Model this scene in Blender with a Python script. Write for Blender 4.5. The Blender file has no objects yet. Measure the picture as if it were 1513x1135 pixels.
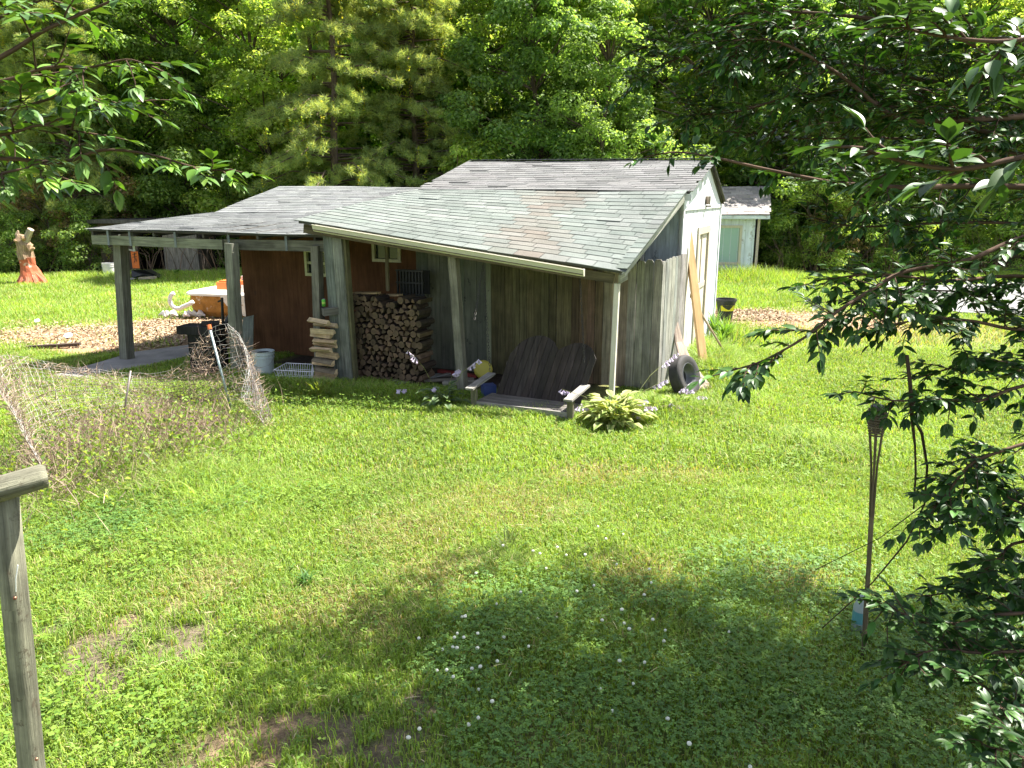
import bpy, math, random
import numpy as np
from mathutils import Vector, Matrix
R = math.radians
random.seed(7); rng = np.random.default_rng(11)
SC = bpy.context.scene
COL = SC.collection
CAMZ, PITCH, F = 3.1, R(13.9), 1121.0
CT, ST = math.cos(PITCH), math.sin(PITCH)

# ---------- camera measurements -> world points ----------
def ray(px, py):
    x = (px - 756.5) / F; u = -(py - 567.5) / F
    return Vector((x, CT + u * ST, -ST + u * CT))
def at(px, py, Y):
    d = ray(px, py); return Vector((0, 0, CAMZ)) + d * (Y / d.y)
def gp(px, py, z=0.0):
    d = ray(px, py); return Vector((0, 0, CAMZ)) + d * ((z - CAMZ) / d.z)
def onplane(px, py, p0, n):
    d = ray(px, py); o = Vector((0, 0, CAMZ))
    return o + d * ((Vector(p0) - o).dot(n) / d.dot(n))
def V(*a): return Vector(a)
def lerp(a, b, t): return a + (b - a) * t

# ---------- materials ----------
def new_mat(name):
    m = bpy.data.materials.new(name); m.use_nodes = True
    nt = m.node_tree; b = nt.nodes['Principled BSDF']; return m, nt, b
def nd(nt, t, **k):
    n = nt.nodes.new(t)
    for a, v in k.items():
        if hasattr(n, a): setattr(n, a, v)
        else: n.inputs[a].default_value = v
    return n
def mixc(nt, mode, fac, a, b):
    n = nt.nodes.new('ShaderNodeMix'); n.data_type = 'RGBA'; n.blend_type = mode
    for s, v in ((0, fac), (6, a), (7, b)):
        if isinstance(v, bpy.types.NodeSocket): nt.links.new(v, n.inputs[s])
        elif s == 0: n.inputs[0].default_value = v
        else: n.inputs[s].default_value = (*v, 1) if len(v) == 3 else v
    return n.outputs[2]
def ramp(nt, src, stops):
    r = nt.nodes.new('ShaderNodeValToRGB'); el = r.color_ramp.elements
    while len(el) > 1: el.remove(el[-1])
    for i, (p, c) in enumerate(stops):
        e = el[0] if i == 0 else el.new(p)
        e.position = p; e.color = (c, c, c, 1) if isinstance(c, (int, float)) else (*c, 1)
    nt.links.new(src, r.inputs[0]); return r.outputs[0]
def noise(nt, vec, scale, detail=4, rough=.6):
    n = nd(nt, 'ShaderNodeTexNoise'); n.inputs['Scale'].default_value = scale
    n.inputs['Detail'].default_value = detail; n.inputs['Roughness'].default_value = rough
    if vec is not None: nt.links.new(vec, n.inputs['Vector'])
    return n.outputs[0]
def mapping(nt, vec, sc):
    m = nd(nt, 'ShaderNodeMapping'); m.inputs['Scale'].default_value = sc
    nt.links.new(vec, m.inputs['Vector']); return m.outputs[0]
def matte(name, rough=.85, var=.25, vs=3., grain=0., bump=.3, bs=60., spec=.25, metal=0., dirt=None):
    """base colour from the mesh attribute Col, broken up by noise; grain = streaks along each piece's length"""
    m, nt, b = new_mat(name)
    at_ = nd(nt, 'ShaderNodeAttribute', attribute_name='Col').outputs['Color']
    tc = nd(nt, 'ShaderNodeTexCoord'); geo = nd(nt, 'ShaderNodeNewGeometry')
    pos = geo.outputs['Position']; uv = tc.outputs['UV']
    n1 = noise(nt, pos, vs)
    c = mixc(nt, 'MULTIPLY', 1, at_, ramp(nt, n1, [(.25, 1 - var), (.75, 1 + var * .6)]))
    hgt = noise(nt, pos, bs, 3)
    if grain:
        g = noise(nt, mapping(nt, uv, (38, 1.6, 1)), 1.0, 6, .7)
        c = mixc(nt, 'MULTIPLY', 1, c, ramp(nt, g, [(.32, 1 - grain), (.62, 1 + grain * .35)]))
        g2 = noise(nt, mapping(nt, uv, (9, .7, 1)), 1.0, 3, .6)
        c = mixc(nt, 'MULTIPLY', 1, c, ramp(nt, g2, [(.3, 1 - grain * .7), (.7, 1.1)]))
        hgt = g
    if dirt:
        dc, ds, th = dirt
        d = noise(nt, pos, ds, 8, .75)
        c = mixc(nt, 'MIX', ramp(nt, d, [(th, 0.), (th + .06, .85)]), c, dc)
    nt.links.new(c, b.inputs['Base Color'])
    b.inputs['Roughness'].default_value = rough; b.inputs['Metallic'].default_value = metal
    b.inputs['Specular IOR Level'].default_value = spec
    if bump:
        bp = nd(nt, 'ShaderNodeBump'); bp.inputs['Strength'].default_value = bump
        bp.inputs['Distance'].default_value = .01
        nt.links.new(hgt, bp.inputs['Height']); nt.links.new(bp.outputs[0], b.inputs['Normal'])
    return m
def leafmat(name, rough=.5, trans=.35, spec=.4, tint=(1.3, 1.25, .5)):
    m, nt, b = new_mat(name)
    a = nd(nt, 'ShaderNodeAttribute', attribute_name='Col').outputs['Color']
    nt.links.new(a, b.inputs['Base Color']); b.inputs['Roughness'].default_value = rough
    b.inputs['Specular IOR Level'].default_value = spec
    t = nd(nt, 'ShaderNodeBsdfTranslucent')
    nt.links.new(mixc(nt, 'MULTIPLY', 1, a, tint), t.inputs['Color'])
    mx = nd(nt, 'ShaderNodeMixShader'); mx.inputs[0].default_value = trans
    nt.links.new(b.outputs[0], mx.inputs[1]); nt.links.new(t.outputs[0], mx.inputs[2])
    nt.links.new(mx.outputs[0], nt.nodes['Material Output'].inputs['Surface'])
    return m
M = {
 'wood': matte('weathered_wood', .9, .3, 4, .55, .5),
 'logwood': matte('weathered_round_wood', .9, .4, 9, .65, 1.0, dirt=((.09, .075, .05), 16, .57)),
 'newwood': matte('sawn_wood', .8, .15, 3, .25, .2),
 'split': matte('split_firewood', .9, .4, 9, .45, .4),
 'shingle': matte('asphalt_shingle', .95, .24, 1.6, 0, .7, 260, .15),
 'whitepaint': matte('peeling_white_paint', .7, .14, 1.2, .16, .2, dirt=((.34, .32, .29), 4.5, .565)),
 'greypaint': matte('peeling_grey_paint', .8, .25, 2, .35, .3, dirt=((.03, .03, .03), 7, .6)),
 'redwall': matte('red_brown_stucco', .95, .35, 1.8, .3, .35, 90, .1, dirt=((.06, .035, .025), 3, .60)),
 'plastic': matte('plastic', .45, .12, 4, 0, .05, 30, .4),
 'metal': matte('galvanised_metal', .45, .25, 12, 0, .1, 60, .5, .6),
 'rust': matte('old_wire', .7, .4, 6, 0, 0, 10, .3, .3),
 'gutter': matte('gutter_enamel', .4, .12, 3, 0, .05, 20, .5),
 'rubber': matte('tyre_rubber', .75, .3, 8, 0, .3, 80, .3),
 'bark': matte('tree_bark', .95, .45, 6, .5, .8, 30, .1),
 'foam': matte('amber_foam', .9, .45, 7, 0, .9, 25, .2, dirt=((.75, .70, .62), 3.2, .60)),
 'cloth': matte('old_cloth', .9, .15, 4, 0, .4, 30, .1),
 'stain': matte('painted_stump', .9, .35, 3.5, 0, .9, 14, .15, dirt=((.62, .5, .4), 3.0, .58)),
 'chips': matte('bark_chips', .95, .3, 5, 0, 0, 10, .1),
 'concrete': matte('stained_concrete', .9, .35, 2.5, 0, .4, 60, .15),
 'leaf': leafmat('tree_leaf', .55, .6, .3, (1.5, 1.5, .6)), 'grass': leafmat('grass_blade', .55, .42, .3, (1.25, 1.2, .45)),
 'glossy': leafmat('waxy_leaf', .42, .22, .32, (1.2, 1.3, .35)), 'needle': leafmat('pine_needle', .6, .45, .3, (1.5, 1.35, .6)),
 'petal': leafmat('petal', .6, .3, .2, (1, 1, 1)), 'dry': leafmat('dry_stem', .8, .15, .15, (1.1, 1, .8)),
}
def glass(name, c, rough=.12):
    m, nt, b = new_mat(name); b.inputs['Base Color'].default_value = (*c, 1)
    b.inputs['Roughness'].default_value = rough; b.inputs['Specular IOR Level'].default_value = .6
    n = noise(nt, None, 3); bp = nd(nt, 'ShaderNodeBump'); bp.inputs['Strength'].default_value = .08
    nt.links.new(n, bp.inputs['Height']); nt.links.new(bp.outputs[0], b.inputs['Normal']); return m
M['glass'] = glass('dark_window_glass', (.015, .02, .02)); M['glassg'] = glass('curtained_glass', (.27, .40, .34), .35)

# ---------- objects ----------
def tag(o, label=None, cat=None, group=None, kind=None):
    if label: o['label'] = label
    if cat: o['category'] = cat
    if group: o['group'] = group
    if kind: o['kind'] = kind
    return o
def empty(name, loc, label, cat, group=None):
    o = bpy.data.objects.new(name, None); COL.objects.link(o); o.location = loc
    o.empty_display_size = .1
    return tag(o, label, cat, group)
def wloc(o):
    v = Vector((0, 0, 0))
    while o is not None: v += o.location; o = o.parent
    return v
def dup(root, loc, rz=0, sc=1, label=None):
    def cp(o, par):
        c = o.copy(); COL.objects.link(c); c.parent = par
        for ch in o.children: cp(ch, c)
        return c
    c = cp(root, None); c.location = loc; c.rotation_euler = (0, 0, rz)
    c.scale = (sc, sc, sc) if isinstance(sc, (int, float)) else sc
    if label: c['label'] = label
    return c
class MB:
    def __init__(s, col=(.5, .5, .5)): s.v = []; s.f = []; s.uv = []; s.c = []; s.col = col
    def face(s, pts, uv=None, col=None):
        i = len(s.v); s.v += [tuple(p) for p in pts]; s.f.append(tuple(range(i, i + len(pts))))
        s.uv += uv or [(0, 0)] * len(pts); s.c += [col or s.col] * len(pts)
    def hexa(s, P, L=None, col=None, uo=None):
        """8 corners: 0-3 one end loop, 4-7 the other end"""
        L = L or (Vector(P[4]) - Vector(P[0])).length
        uo = random.random() * 20 if uo is None else uo; vo = random.random() * 9
        w = (Vector(P[1]) - Vector(P[0])).length; h = (Vector(P[2]) - Vector(P[1])).length
        s.face([P[3], P[2], P[1], P[0]], [(uo, vo + h), (uo + w, vo + h), (uo + w, vo), (uo, vo)], col)
        s.face([P[4], P[5], P[6], P[7]], [(uo, vo), (uo + w, vo), (uo + w, vo + h), (uo, vo + h)], col)
        a = uo
        for k, ww in ((0, w), (1, h), (2, w), (3, h)):
            j = (k + 1) % 4
            s.face([P[k], P[j], P[4 + j], P[4 + k]], [(a, vo), (a + ww, vo), (a + ww, vo + L), (a, vo + L)], col); a += ww
    def beam(s, p0, p1, w, h, up=(0, 0, 1), col=None, t=1.):
        p0, p1 = Vector(p0), Vector(p1); d = (p1 - p0).normalized(); up = Vector(up)
        if abs(d.dot(up.normalized())) > .98: up = Vector((0, 1, 0))
        sx = d.cross(up).normalized(); uy = sx.cross(d).normalized()
        P = []
        for p, k in ((p0, 1), (p1, t)):
            for a, b in ((-1, -1), (1, -1), (1, 1), (-1, 1)): P.append(p + sx * a * w / 2 * k + uy * b * h / 2 * k)
        s.hexa([P[i] for i in (0, 1, 2, 3, 4, 5, 6, 7)], (p1 - p0).length, col)
    def box(s, c, d, rz=0, col=None):
        c = Vector(c); dx, dy, dz = d; ax = Vector((math.cos(rz), math.sin(rz), 0))
        s.beam(c - Vector((0, 0, dz / 2)), c + Vector((0, 0, dz / 2)), dx, dy, up=(-math.sin(rz), math.cos(rz), 0), col=col)
    def tube(s, pts, r, n=8, col=None, cap=True, closed=False, rough=0):
        pts = [Vector(p) for p in pts]; m = len(pts); rr = r if isinstance(r, (list, tuple)) else [r] * m
        rings = []; ref = None; L = 0; Ls = []
        for i, p in enumerate(pts):
            if i: L += (p - pts[i - 1]).length
            Ls.append(L)
            a = pts[i - 1] if i or closed else p; b = pts[(i + 1) % m] if i < m - 1 or closed else p
            d = (b - a).normalized() if (b - a).length else Vector((0, 0, 1))
            if ref is None: ref = Vector((0, 0, 1)) if abs(d.z) < .9 else Vector((1, 0, 0))
            x = d.cross(ref).normalized(); y = x.cross(d).normalized(); ref = y
            base = len(s.v)
            for k in range(n):
                q = 2 * math.pi * k / n; k2 = rr[i] * (1 + (random.random() - .5) * rough)
                s.v.append(tuple(p + x * math.cos(q) * k2 + y * math.sin(q) * k2))
            rings.append(base)
        C = col or s.col; uo = random.random() * 5
        for i in range(m if closed else m - 1):
            a, b = rings[i], rings[(i + 1) % m]
            for k in range(n):
                k2 = (k + 1) % n; s.f.append((a + k, a + k2, b + k2, b + k))
                u0 = uo + k / n * 6.28 * max(rr[i], .02); u1 = uo + (k + 1) / n * 6.28 * max(rr[i], .02); l1 = Ls[i + 1] if i + 1 < m else L
                s.uv += [(u0, Ls[i]), (u1, Ls[i]), (u1, l1), (u0, l1)]; s.c += [C] * 4
        if cap and not closed:
            for b, fl in ((rings[0], 0), (rings[-1], 1)):
                f = tuple(b + k for k in range(n)); s.f.append(f if fl else f[::-1]); s.uv += [(0, 0)] * n; s.c += [C] * n
    def prism(s, pts, ext, col=None):
        pts = [Vector(p) for p in pts]; e = Vector(ext); n = len(pts)
        def u(p): return (p.x + p.y, p.z)
        s.face(pts[::-1], [u(p) for p in pts[::-1]], col); s.face([p + e for p in pts], [u(p) for p in pts], col)
        for i in range(n):
            j = (i + 1) % n; s.face([pts[i], pts[j], pts[j] + e, pts[i] + e], [(0, 0), (.1, 0), (.1, 1), (0, 1)], col)
    def lathe(s, c, prof, n=20, col=None, M_=None):
        """prof: (radius, height) list"""
        c = Vector(c); M_ = M_ or Matrix.Identity(3); base = len(s.v); C = col or s.col
        for r_, z in prof:
            for k in range(n):
                q = 2 * math.pi * k / n; s.v.append(tuple(c + M_ @ Vector((r_ * math.cos(q), r_ * math.sin(q), z))))
        for i in range(len(prof) - 1):
            for k in range(n):
                k2 = (k + 1) % n; a = base + i * n; b = a + n; s.f.append((a + k, a + k2, b + k2, b + k))
                s.uv += [(k / n, prof[i][1]), ((k + 1) / n, prof[i][1]), ((k + 1) / n, prof[i + 1][1]), (k / n, prof[i + 1][1])]; s.c += [C] * 4
    def build(s, name, mat, parent=None, smooth=False, bevel=0):
        off = wloc(parent) if parent is not None else Vector((0, 0, 0))
        me = bpy.data.meshes.new(name)
        me.from_pydata([(v[0] - off.x, v[1] - off.y, v[2] - off.z) for v in s.v], [], s.f)
        uvl = me.uv_layers.new(name='UVMap'); uvl.data.foreach_set('uv', np.array(s.uv, dtype=np.float32).ravel())
        ca = me.color_attributes.new('Col', 'FLOAT_COLOR', 'CORNER')
        c = np.ones((len(s.c), 4), dtype=np.float32); c[:, :3] = np.array(s.c, dtype=np.float32)[:, :3]; ca.data.foreach_set('color', c.ravel())
        me.materials.append(M[mat] if isinstance(mat, str) else mat)
        if smooth: me.polygons.foreach_set('use_smooth', [True] * len(me.polygons))
        me.update(); o = bpy.data.objects.new(name, me); COL.objects.link(o)
        if parent is not None: o.parent = parent
        if bevel:
            b = o.modifiers.new('Bevel', 'BEVEL'); b.width = bevel; b.segments = 2; b.limit_method = 'ANGLE'
        return o
    def thing(s, name, mat, label, cat, base=None, group=None, smooth=False, bevel=0, kind=None):
        """a thing that is one mesh, origin at base"""
        o = s.build(name, mat, None, smooth, bevel)
        if base is not None:
            b = Vector(base); o.data.transform(Matrix.Translation(-b)); o.location = b
        return tag(o, label, cat, group, kind)
def jit(c, a=.12):
    k = 1 + (random.random() - .5) * 2 * a
    return tuple(max(0, x * k * (1 + (random.random() - .5) * a * .4)) for x in c)

def arr_mesh(name, verts, tris, cols, mat, parent=None, smooth=False, quads=None):
    """verts Nx3, tris Mx3 and/or quads Kx4, per-vertex colours"""
    me = bpy.data.meshes.new(name); nv = len(verts)
    off = wloc(parent) if parent is not None else Vector((0, 0, 0))
    verts = verts - np.array(off)
    me.vertices.add(nv); me.vertices.foreach_set('co', verts.astype(np.float32).ravel())
    loops = []; tot = []
    if quads is not None and len(quads): loops.append(quads.ravel()); tot.append(np.full(len(quads), 4))
    if tris is not None and len(tris): loops.append(tris.ravel()); tot.append(np.full(len(tris), 3))
    loops = np.concatenate(loops).astype(np.int32); tot = np.concatenate(tot).astype(np.int32)
    me.loops.add(len(loops)); me.loops.foreach_set('vertex_index', loops)
    me.polygons.add(len(tot)); me.polygons.foreach_set('loop_start', np.concatenate([[0], np.cumsum(tot)[:-1]]).astype(np.int32))
    me.polygons.foreach_set('loop_total', tot)
    if smooth: me.polygons.foreach_set('use_smooth', np.ones(len(tot), dtype=bool))
    ca = me.color_attributes.new('Col', 'FLOAT_COLOR', 'POINT')
    c = np.ones((nv, 4), dtype=np.float32); c[:, :3] = cols; ca.data.foreach_set('color', c.ravel())
    me.materials.append(M[mat]); me.update(calc_edges=True); me.validate()
    o = bpy.data.objects.new(name, me); COL.objects.link(o)
    if parent is not None: o.parent = parent
    return o
def unit(a): return a / (np.linalg.norm(a, axis=1, keepdims=True) + 1e-9)
def leaf_arrays(c, d, n, L, W, col, kind='quad', fold=.25, droop=.25, edge=None):
    """c base points, d direction, n face normal, L length, W width; returns verts, tris, quads, cols"""
    d = unit(d); s = unit(np.cross(d, n)); n = unit(np.cross(s, d)); N = len(c)
    L = L[:, None]; W = W[:, None]
    if kind == 'quad':
        mid = c + d * L * .45
        P = np.stack([c, mid + s * W * .5 + n * W * fold, c + d * L - n * L * droop, mid - s * W * .5 + n * W * fold], 1)
        q = np.arange(N)[:, None] * 4 + np.array([0, 1, 2, 3])
        return P.reshape(-1, 3), None, q, np.repeat(col, 4, axis=0)
    def sp(t, w, k): return c + d * L * t + s * W * w * .5 + n * (W * abs(w) * fold * .5 - L * droop * t * t)
    P = np.stack([sp(0, 0, 0), sp(.3, 0, 0), sp(.68, 0, 0), sp(1, 0, 0), sp(.28, 1., 0), sp(.64, .78, 0), sp(.28, -1., 0), sp(.64, -.78, 0)], 1)
    tr = np.array([[0, 4, 1], [2, 5, 3], [0, 1, 6], [2, 3, 7]]); qd = np.array([[1, 4, 5, 2], [6, 1, 2, 7]])
    b = np.arange(N)[:, None, None] * 8
    cc = np.repeat(col, 8, axis=0).reshape(N, 8, 3).copy()
    if edge is not None: cc[:, 4:] = edge
    return P.reshape(-1, 3), (b + tr).reshape(-1, 3), (b + qd).reshape(-1, 4), cc.reshape(-1, 3)
def join(parts):
    vs, ts, qs, cs = [], [], [], []; o = 0
    for v, t, q, c in parts:
        vs.append(v); cs.append(c)
        if t is not None: ts.append(t + o)
        if q is not None: qs.append(q + o)
        o += len(v)
    return np.concatenate(vs), (np.concatenate(ts) if ts else None), (np.concatenate(qs) if qs else None), np.concatenate(cs)
def rnd_dir(N):
    a = rng.normal(size=(N, 3)); return unit(a)
def pal(N, cols, w=None, v=.2):
    cols = np.array(cols); i = rng.choice(len(cols), N, p=w); k = rng.uniform(1 - v, 1 + v, (N, 1))
    return cols[i] * k
# ---------- camera, sun, sky ----------
cam = bpy.data.cameras.new('camera'); co = bpy.data.objects.new('camera', cam); COL.objects.link(co)
cam.sensor_width = 36; cam.lens = F / 1513 * 36; cam.clip_end = 500; cam.clip_start = .05
co.location = (0, 0, CAMZ); co.rotation_euler = (R(90) - PITCH, 0, 0); SC.camera = co
SUN = Vector((.88, .47, 0)).normalized() * math.cos(R(60)) + Vector((0, 0, math.sin(R(60))))
ld = bpy.data.lights.new('sun', 'SUN'); ld.energy = 5; ld.angle = R(.53); ld.color = (1, .955, .88)
lo = bpy.data.objects.new('sun', ld); COL.objects.link(lo); lo.rotation_euler = (-SUN).to_track_quat('-Z', 'Y').to_euler()
w = bpy.data.worlds.new('World'); SC.world = w; w.use_nodes = True
sk = w.node_tree.nodes.new('ShaderNodeTexSky'); sk.sky_type = 'NISHITA'; sk.sun_disc = False
sk.sun_elevation = R(60); sk.sun_rotation = math.atan2(SUN.x, SUN.y); sk.dust_density = 1.5
bg = w.node_tree.nodes['Background']; hs_ = w.node_tree.nodes.new('ShaderNodeHueSaturation'); hs_.inputs['Saturation'].default_value = .6; w.node_tree.links.new(sk.outputs[0], hs_.inputs['Color']); w.node_tree.links.new(hs_.outputs[0], bg.inputs[0]); bg.inputs[1].default_value = .08
SC.view_settings.view_transform = 'Standard'; SC.view_settings.look = 'None'; SC.view_settings.exposure = 2.0; SC.view_settings.gamma = 1
SC.cycles.max_bounces = 9; SC.cycles.transparent_max_bounces = 4; SC.cycles.diffuse_bounces = 6
SC.cycles.use_adaptive_sampling = True; SC.cycles.adaptive_threshold = .02; SC.cycles.use_denoising = True
# ---------- ground ----------
def ellipses(px_list):
    out = []
    for (px, py, rx, ry) in px_list:
        c = gp(px, py); out.append((c.x, c.y, rx, ry))
    return out
DIRT = ellipses([(205, 950, .55, .6), (470, 1105, .7, .35), (225, 915, .3, .35), (620, 1040, .15, .15), (90, 930, .2, .3), (400, 1128, .5, .16)])
MULCH = ellipses([(200, 492, 3.6, 1.5), (290, 478, 2.2, 1.3), (330, 500, 1.8, 1.5), (150, 512, 1.6, .9)])
MULCHR = ellipses([(1170, 470, 2.6, 1.7), (1080, 464, 1.2, .9), (1250, 478, 1.8, 1.5)])
DRY = ellipses([(310, 862, .45, .5), (740, 745, 1.0, .7), (650, 850, .5, .5), (950, 850, .5, .5), (480, 900, .6, .4), (600, 790, .7, .6), (880, 700, .7, .5), (1010, 700, .5, .4), (1350, 490, 4, 2), (300, 450, 2.5, 1.), (560, 930, .3, .3), (1180, 850, .4, .3)])
CLOV = ellipses([(870, 1080, 1.2, .9), (1120, 1000, 1.3, .9), (1150, 860, .9, .7), (1350, 960, 1.2, 1.2), (780, 900, .8, .6), (1000, 900, .7, .5), (720, 1000, .5, .5), (280, 740, .9, .7), (140, 780, .7, .6), (1400, 1080, 1., .8)])
WEED = ellipses([(120, 1040, .5, .5), (60, 930, .35, .4), (250, 1090, .4, .3), (200, 830, .7, .5), (130, 700, .6, .6), (470, 740, .6, .4), (1180, 690, .7, .5), (350, 690, .6, .5), (560, 600, 1.5, .5), (420, 590, 1.3, .5)])
def emask(E_, x, y, soft=.35):
    m = np.zeros_like(x)
    for cx, cy, rx, ry in E_:
        d = ((x - cx) / rx) ** 2 + ((y - cy) / ry) ** 2
        m = np.maximum(m, np.clip((1.25 - d) / soft / 2, 0, 1))
    return m
class VNoise:
    def __init__(s, seed): s.g = np.random.default_rng(seed).random((256, 256))
    def __call__(s, x, y, sc):
        x = np.asarray(x) * sc + 1000; y = np.asarray(y) * sc + 1000
        xi = np.floor(x).astype(int); yi = np.floor(y).astype(int); fx = x - xi; fy = y - yi
        fx = fx * fx * (3 - 2 * fx); fy = fy * fy * (3 - 2 * fy); g = s.g
        a = g[xi % 256, yi % 256]; b = g[(xi + 1) % 256, yi % 256]; c = g[xi % 256, (yi + 1) % 256]; d = g[(xi + 1) % 256, (yi + 1) % 256]
        return (a * (1 - fx) + b * fx) * (1 - fy) + (c * (1 - fx) + d * fx) * fy
VN = VNoise(3)
def fbm(x, y, sc): return (VN(x, y, sc) * .55 + VN(x + 31, y - 17, sc * 2.1) * .28 + VN(x - 9, y + 40, sc * 4.3) * .17)

def dmask(x, y):
    m = np.zeros_like(x); w_ = .55 + fbm(x, y, 3.) * 1.0; w2 = np.clip(fbm(x + 5, y + 3, 8.) * 3.6 - 1.0, 0, 1)
    for cx, cy, rx, ry in DIRT:
        m = np.maximum(m, np.clip((1.35 - (((x - cx) / rx) ** 2 + ((y - cy) / ry) ** 2) * w_) / .7, 0, 1))
    return m * w2
# ground sheet with per-vertex colour
def grid_sheet(xs, ys):
    X, Y = np.meshgrid(xs, ys, indexing='ij'); nx, ny = X.shape
    i = np.arange(nx * ny).reshape(nx, ny)
    q = np.stack([i[:-1, :-1], i[1:, :-1], i[1:, 1:], i[:-1, 1:]], -1).reshape(-1, 4)
    return X.ravel(), Y.ravel(), q
xs = np.concatenate([[-150, -80, -50, -36], np.linspace(-28, -8, 80), np.linspace(-7.8, 7.8, 330), np.linspace(8, 24, 70), [34, 50, 80, 150]])
ys = np.concatenate([[-60, -20, -5], np.linspace(1, 20, 300), np.linspace(20.2, 46, 90), [60, 90, 140, 220]])
X, Y, q = grid_sheet(xs, ys)
n1 = fbm(X, Y, 1.3)
soil = np.array([.155, .125, .085]); thatch = np.array([.13, .14, .05]); green = np.array([.085, .15, .03])
c = thatch + (green - thatch) * np.clip(n1 * 1.6 - .3, 0, 1)[:, None]
far = np.clip((Y - 13) / 10, 0, 1)[:, None]; c = c * (1 - far) + (np.array([.15, .235, .05]) * (.7 + .6 * n1[:, None])) * far
dm = dmask(X, Y)[:, None]; c = c * (1 - dm) + soil * dm
dr = emask(DRY, X, Y, .8)[:, None] * .6; c = c * (1 - dr) + np.array([.27, .25, .1]) * dr
mm = np.clip(emask(MULCH, X, Y, .5) + (n1 - .5) * .8, 0, 1)[:, None]; c = c * (1 - mm) + np.array([.33, .215, .125]) * mm
mm = np.clip(emask(MULCHR, X, Y, .5) + (n1 - .5) * .8, 0, 1)[:, None]; c = c * (1 - mm) + np.array([.34, .22, .13]) * mm
edge = 33 + 1.5 * np.sin(X * .4) + 2 * (VN(X, Y, .4) - .5)
fm = np.clip((Y - edge) / 1.2, 0, 1)[:, None]; c = c * (1 - fm) + np.array([.06, .042, .025]) * fm
# bare earth floor under the shed roofs
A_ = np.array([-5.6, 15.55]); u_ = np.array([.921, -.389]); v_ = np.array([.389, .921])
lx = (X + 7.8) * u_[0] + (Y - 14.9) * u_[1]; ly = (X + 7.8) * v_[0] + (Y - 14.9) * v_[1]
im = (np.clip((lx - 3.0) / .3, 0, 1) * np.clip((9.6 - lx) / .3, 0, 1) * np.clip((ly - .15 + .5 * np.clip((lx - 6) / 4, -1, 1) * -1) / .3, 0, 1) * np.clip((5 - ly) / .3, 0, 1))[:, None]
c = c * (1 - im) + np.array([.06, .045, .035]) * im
Z = (VN(X, Y, 2.2) - .5) * .03 * (np.abs(X) < 30)
Zlow = -.02 + Z
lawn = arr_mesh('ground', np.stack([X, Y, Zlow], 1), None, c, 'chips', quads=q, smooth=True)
lawn.name = 'ground'; tag(lawn, 'green lawn with bare dirt and bark mulch patches', 'ground', kind='structure')
mt, nt, b = new_mat('soil_and_thatch')
a_ = nd(nt, 'ShaderNodeAttribute', attribute_name='Col').outputs['Color']; g_ = nd(nt, 'ShaderNodeNewGeometry').outputs['Position']
n_ = noise(nt, g_, 22, 8, .75); n2 = noise(nt, g_, 150, 3, .6)
c_ = mixc(nt, 'MULTIPLY', 1, a_, ramp(nt, n_, [(.3, .5), (.7, 1.45)])); c_ = mixc(nt, 'MULTIPLY', 1, c_, ramp(nt, n2, [(.3, .7), (.7, 1.25)]))
nt.links.new(c_, b.inputs['Base Color']); b.inputs['Roughness'].default_value = .95; b.inputs['Specular IOR Level'].default_value = .1
bp = nd(nt, 'ShaderNodeBump'); bp.inputs['Strength'].default_value = .9; bp.inputs['Distance'].default_value = .04
nt.links.new(n_, bp.inputs['Height']); nt.links.new(bp.outputs[0], b.inputs['Normal'])
lawn.data.materials.clear(); lawn.data.materials.append(mt)

# concrete path beside the carport
m = MB((.25, .235, .22)); P = [gp(78, 555), gp(118, 561), gp(300, 526), gp(330, 518), gp(335, 506), gp(285, 509), gp(200, 520)]
m.prism([p + V(0, 0, -.03) for p in P], (0, 0, .035)); m.build('path', 'concrete'); bpy.data.objects['path']['kind'] = 'structure'
bpy.data.objects['path']['label'] = 'grey concrete slab beside the carport post'
# gravel driveway on the far right
m = MB((.20, .20, .19)); P = [gp(1300, 442), gp(1420, 462), gp(1640, 474), gp(1900, 470), gp(1900, 425), gp(1500, 418), gp(1330, 424)]
m.prism([p + V(0, 0, -.03) for p in P], (0, 0, .045)); m.build('driveway', 'concrete'); bpy.data.objects['driveway']['kind'] = 'structure'
bpy.data.objects['driveway']['label'] = 'pale gravel driveway beyond the lawn'
SLAB = [(p.x, p.y) for p in [gp(80, 555), gp(118, 560), gp(300, 524), gp(335, 518), gp(335, 504), gp(285, 507), gp(200, 518)]]
DRV = [(p.x, p.y) for p in P]
def inpoly(poly, x, y):
    r = np.zeros(len(x), bool); n = len(poly)
    for i in range(n):
        x0, y0 = poly[i]; x1, y1 = poly[(i + 1) % n]
        cnd = ((y0 > y) != (y1 > y)) & (x < (x1 - x0) * (y - y0) / (y1 - y0 + 1e-9) + x0); r ^= cnd
    return r

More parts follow.
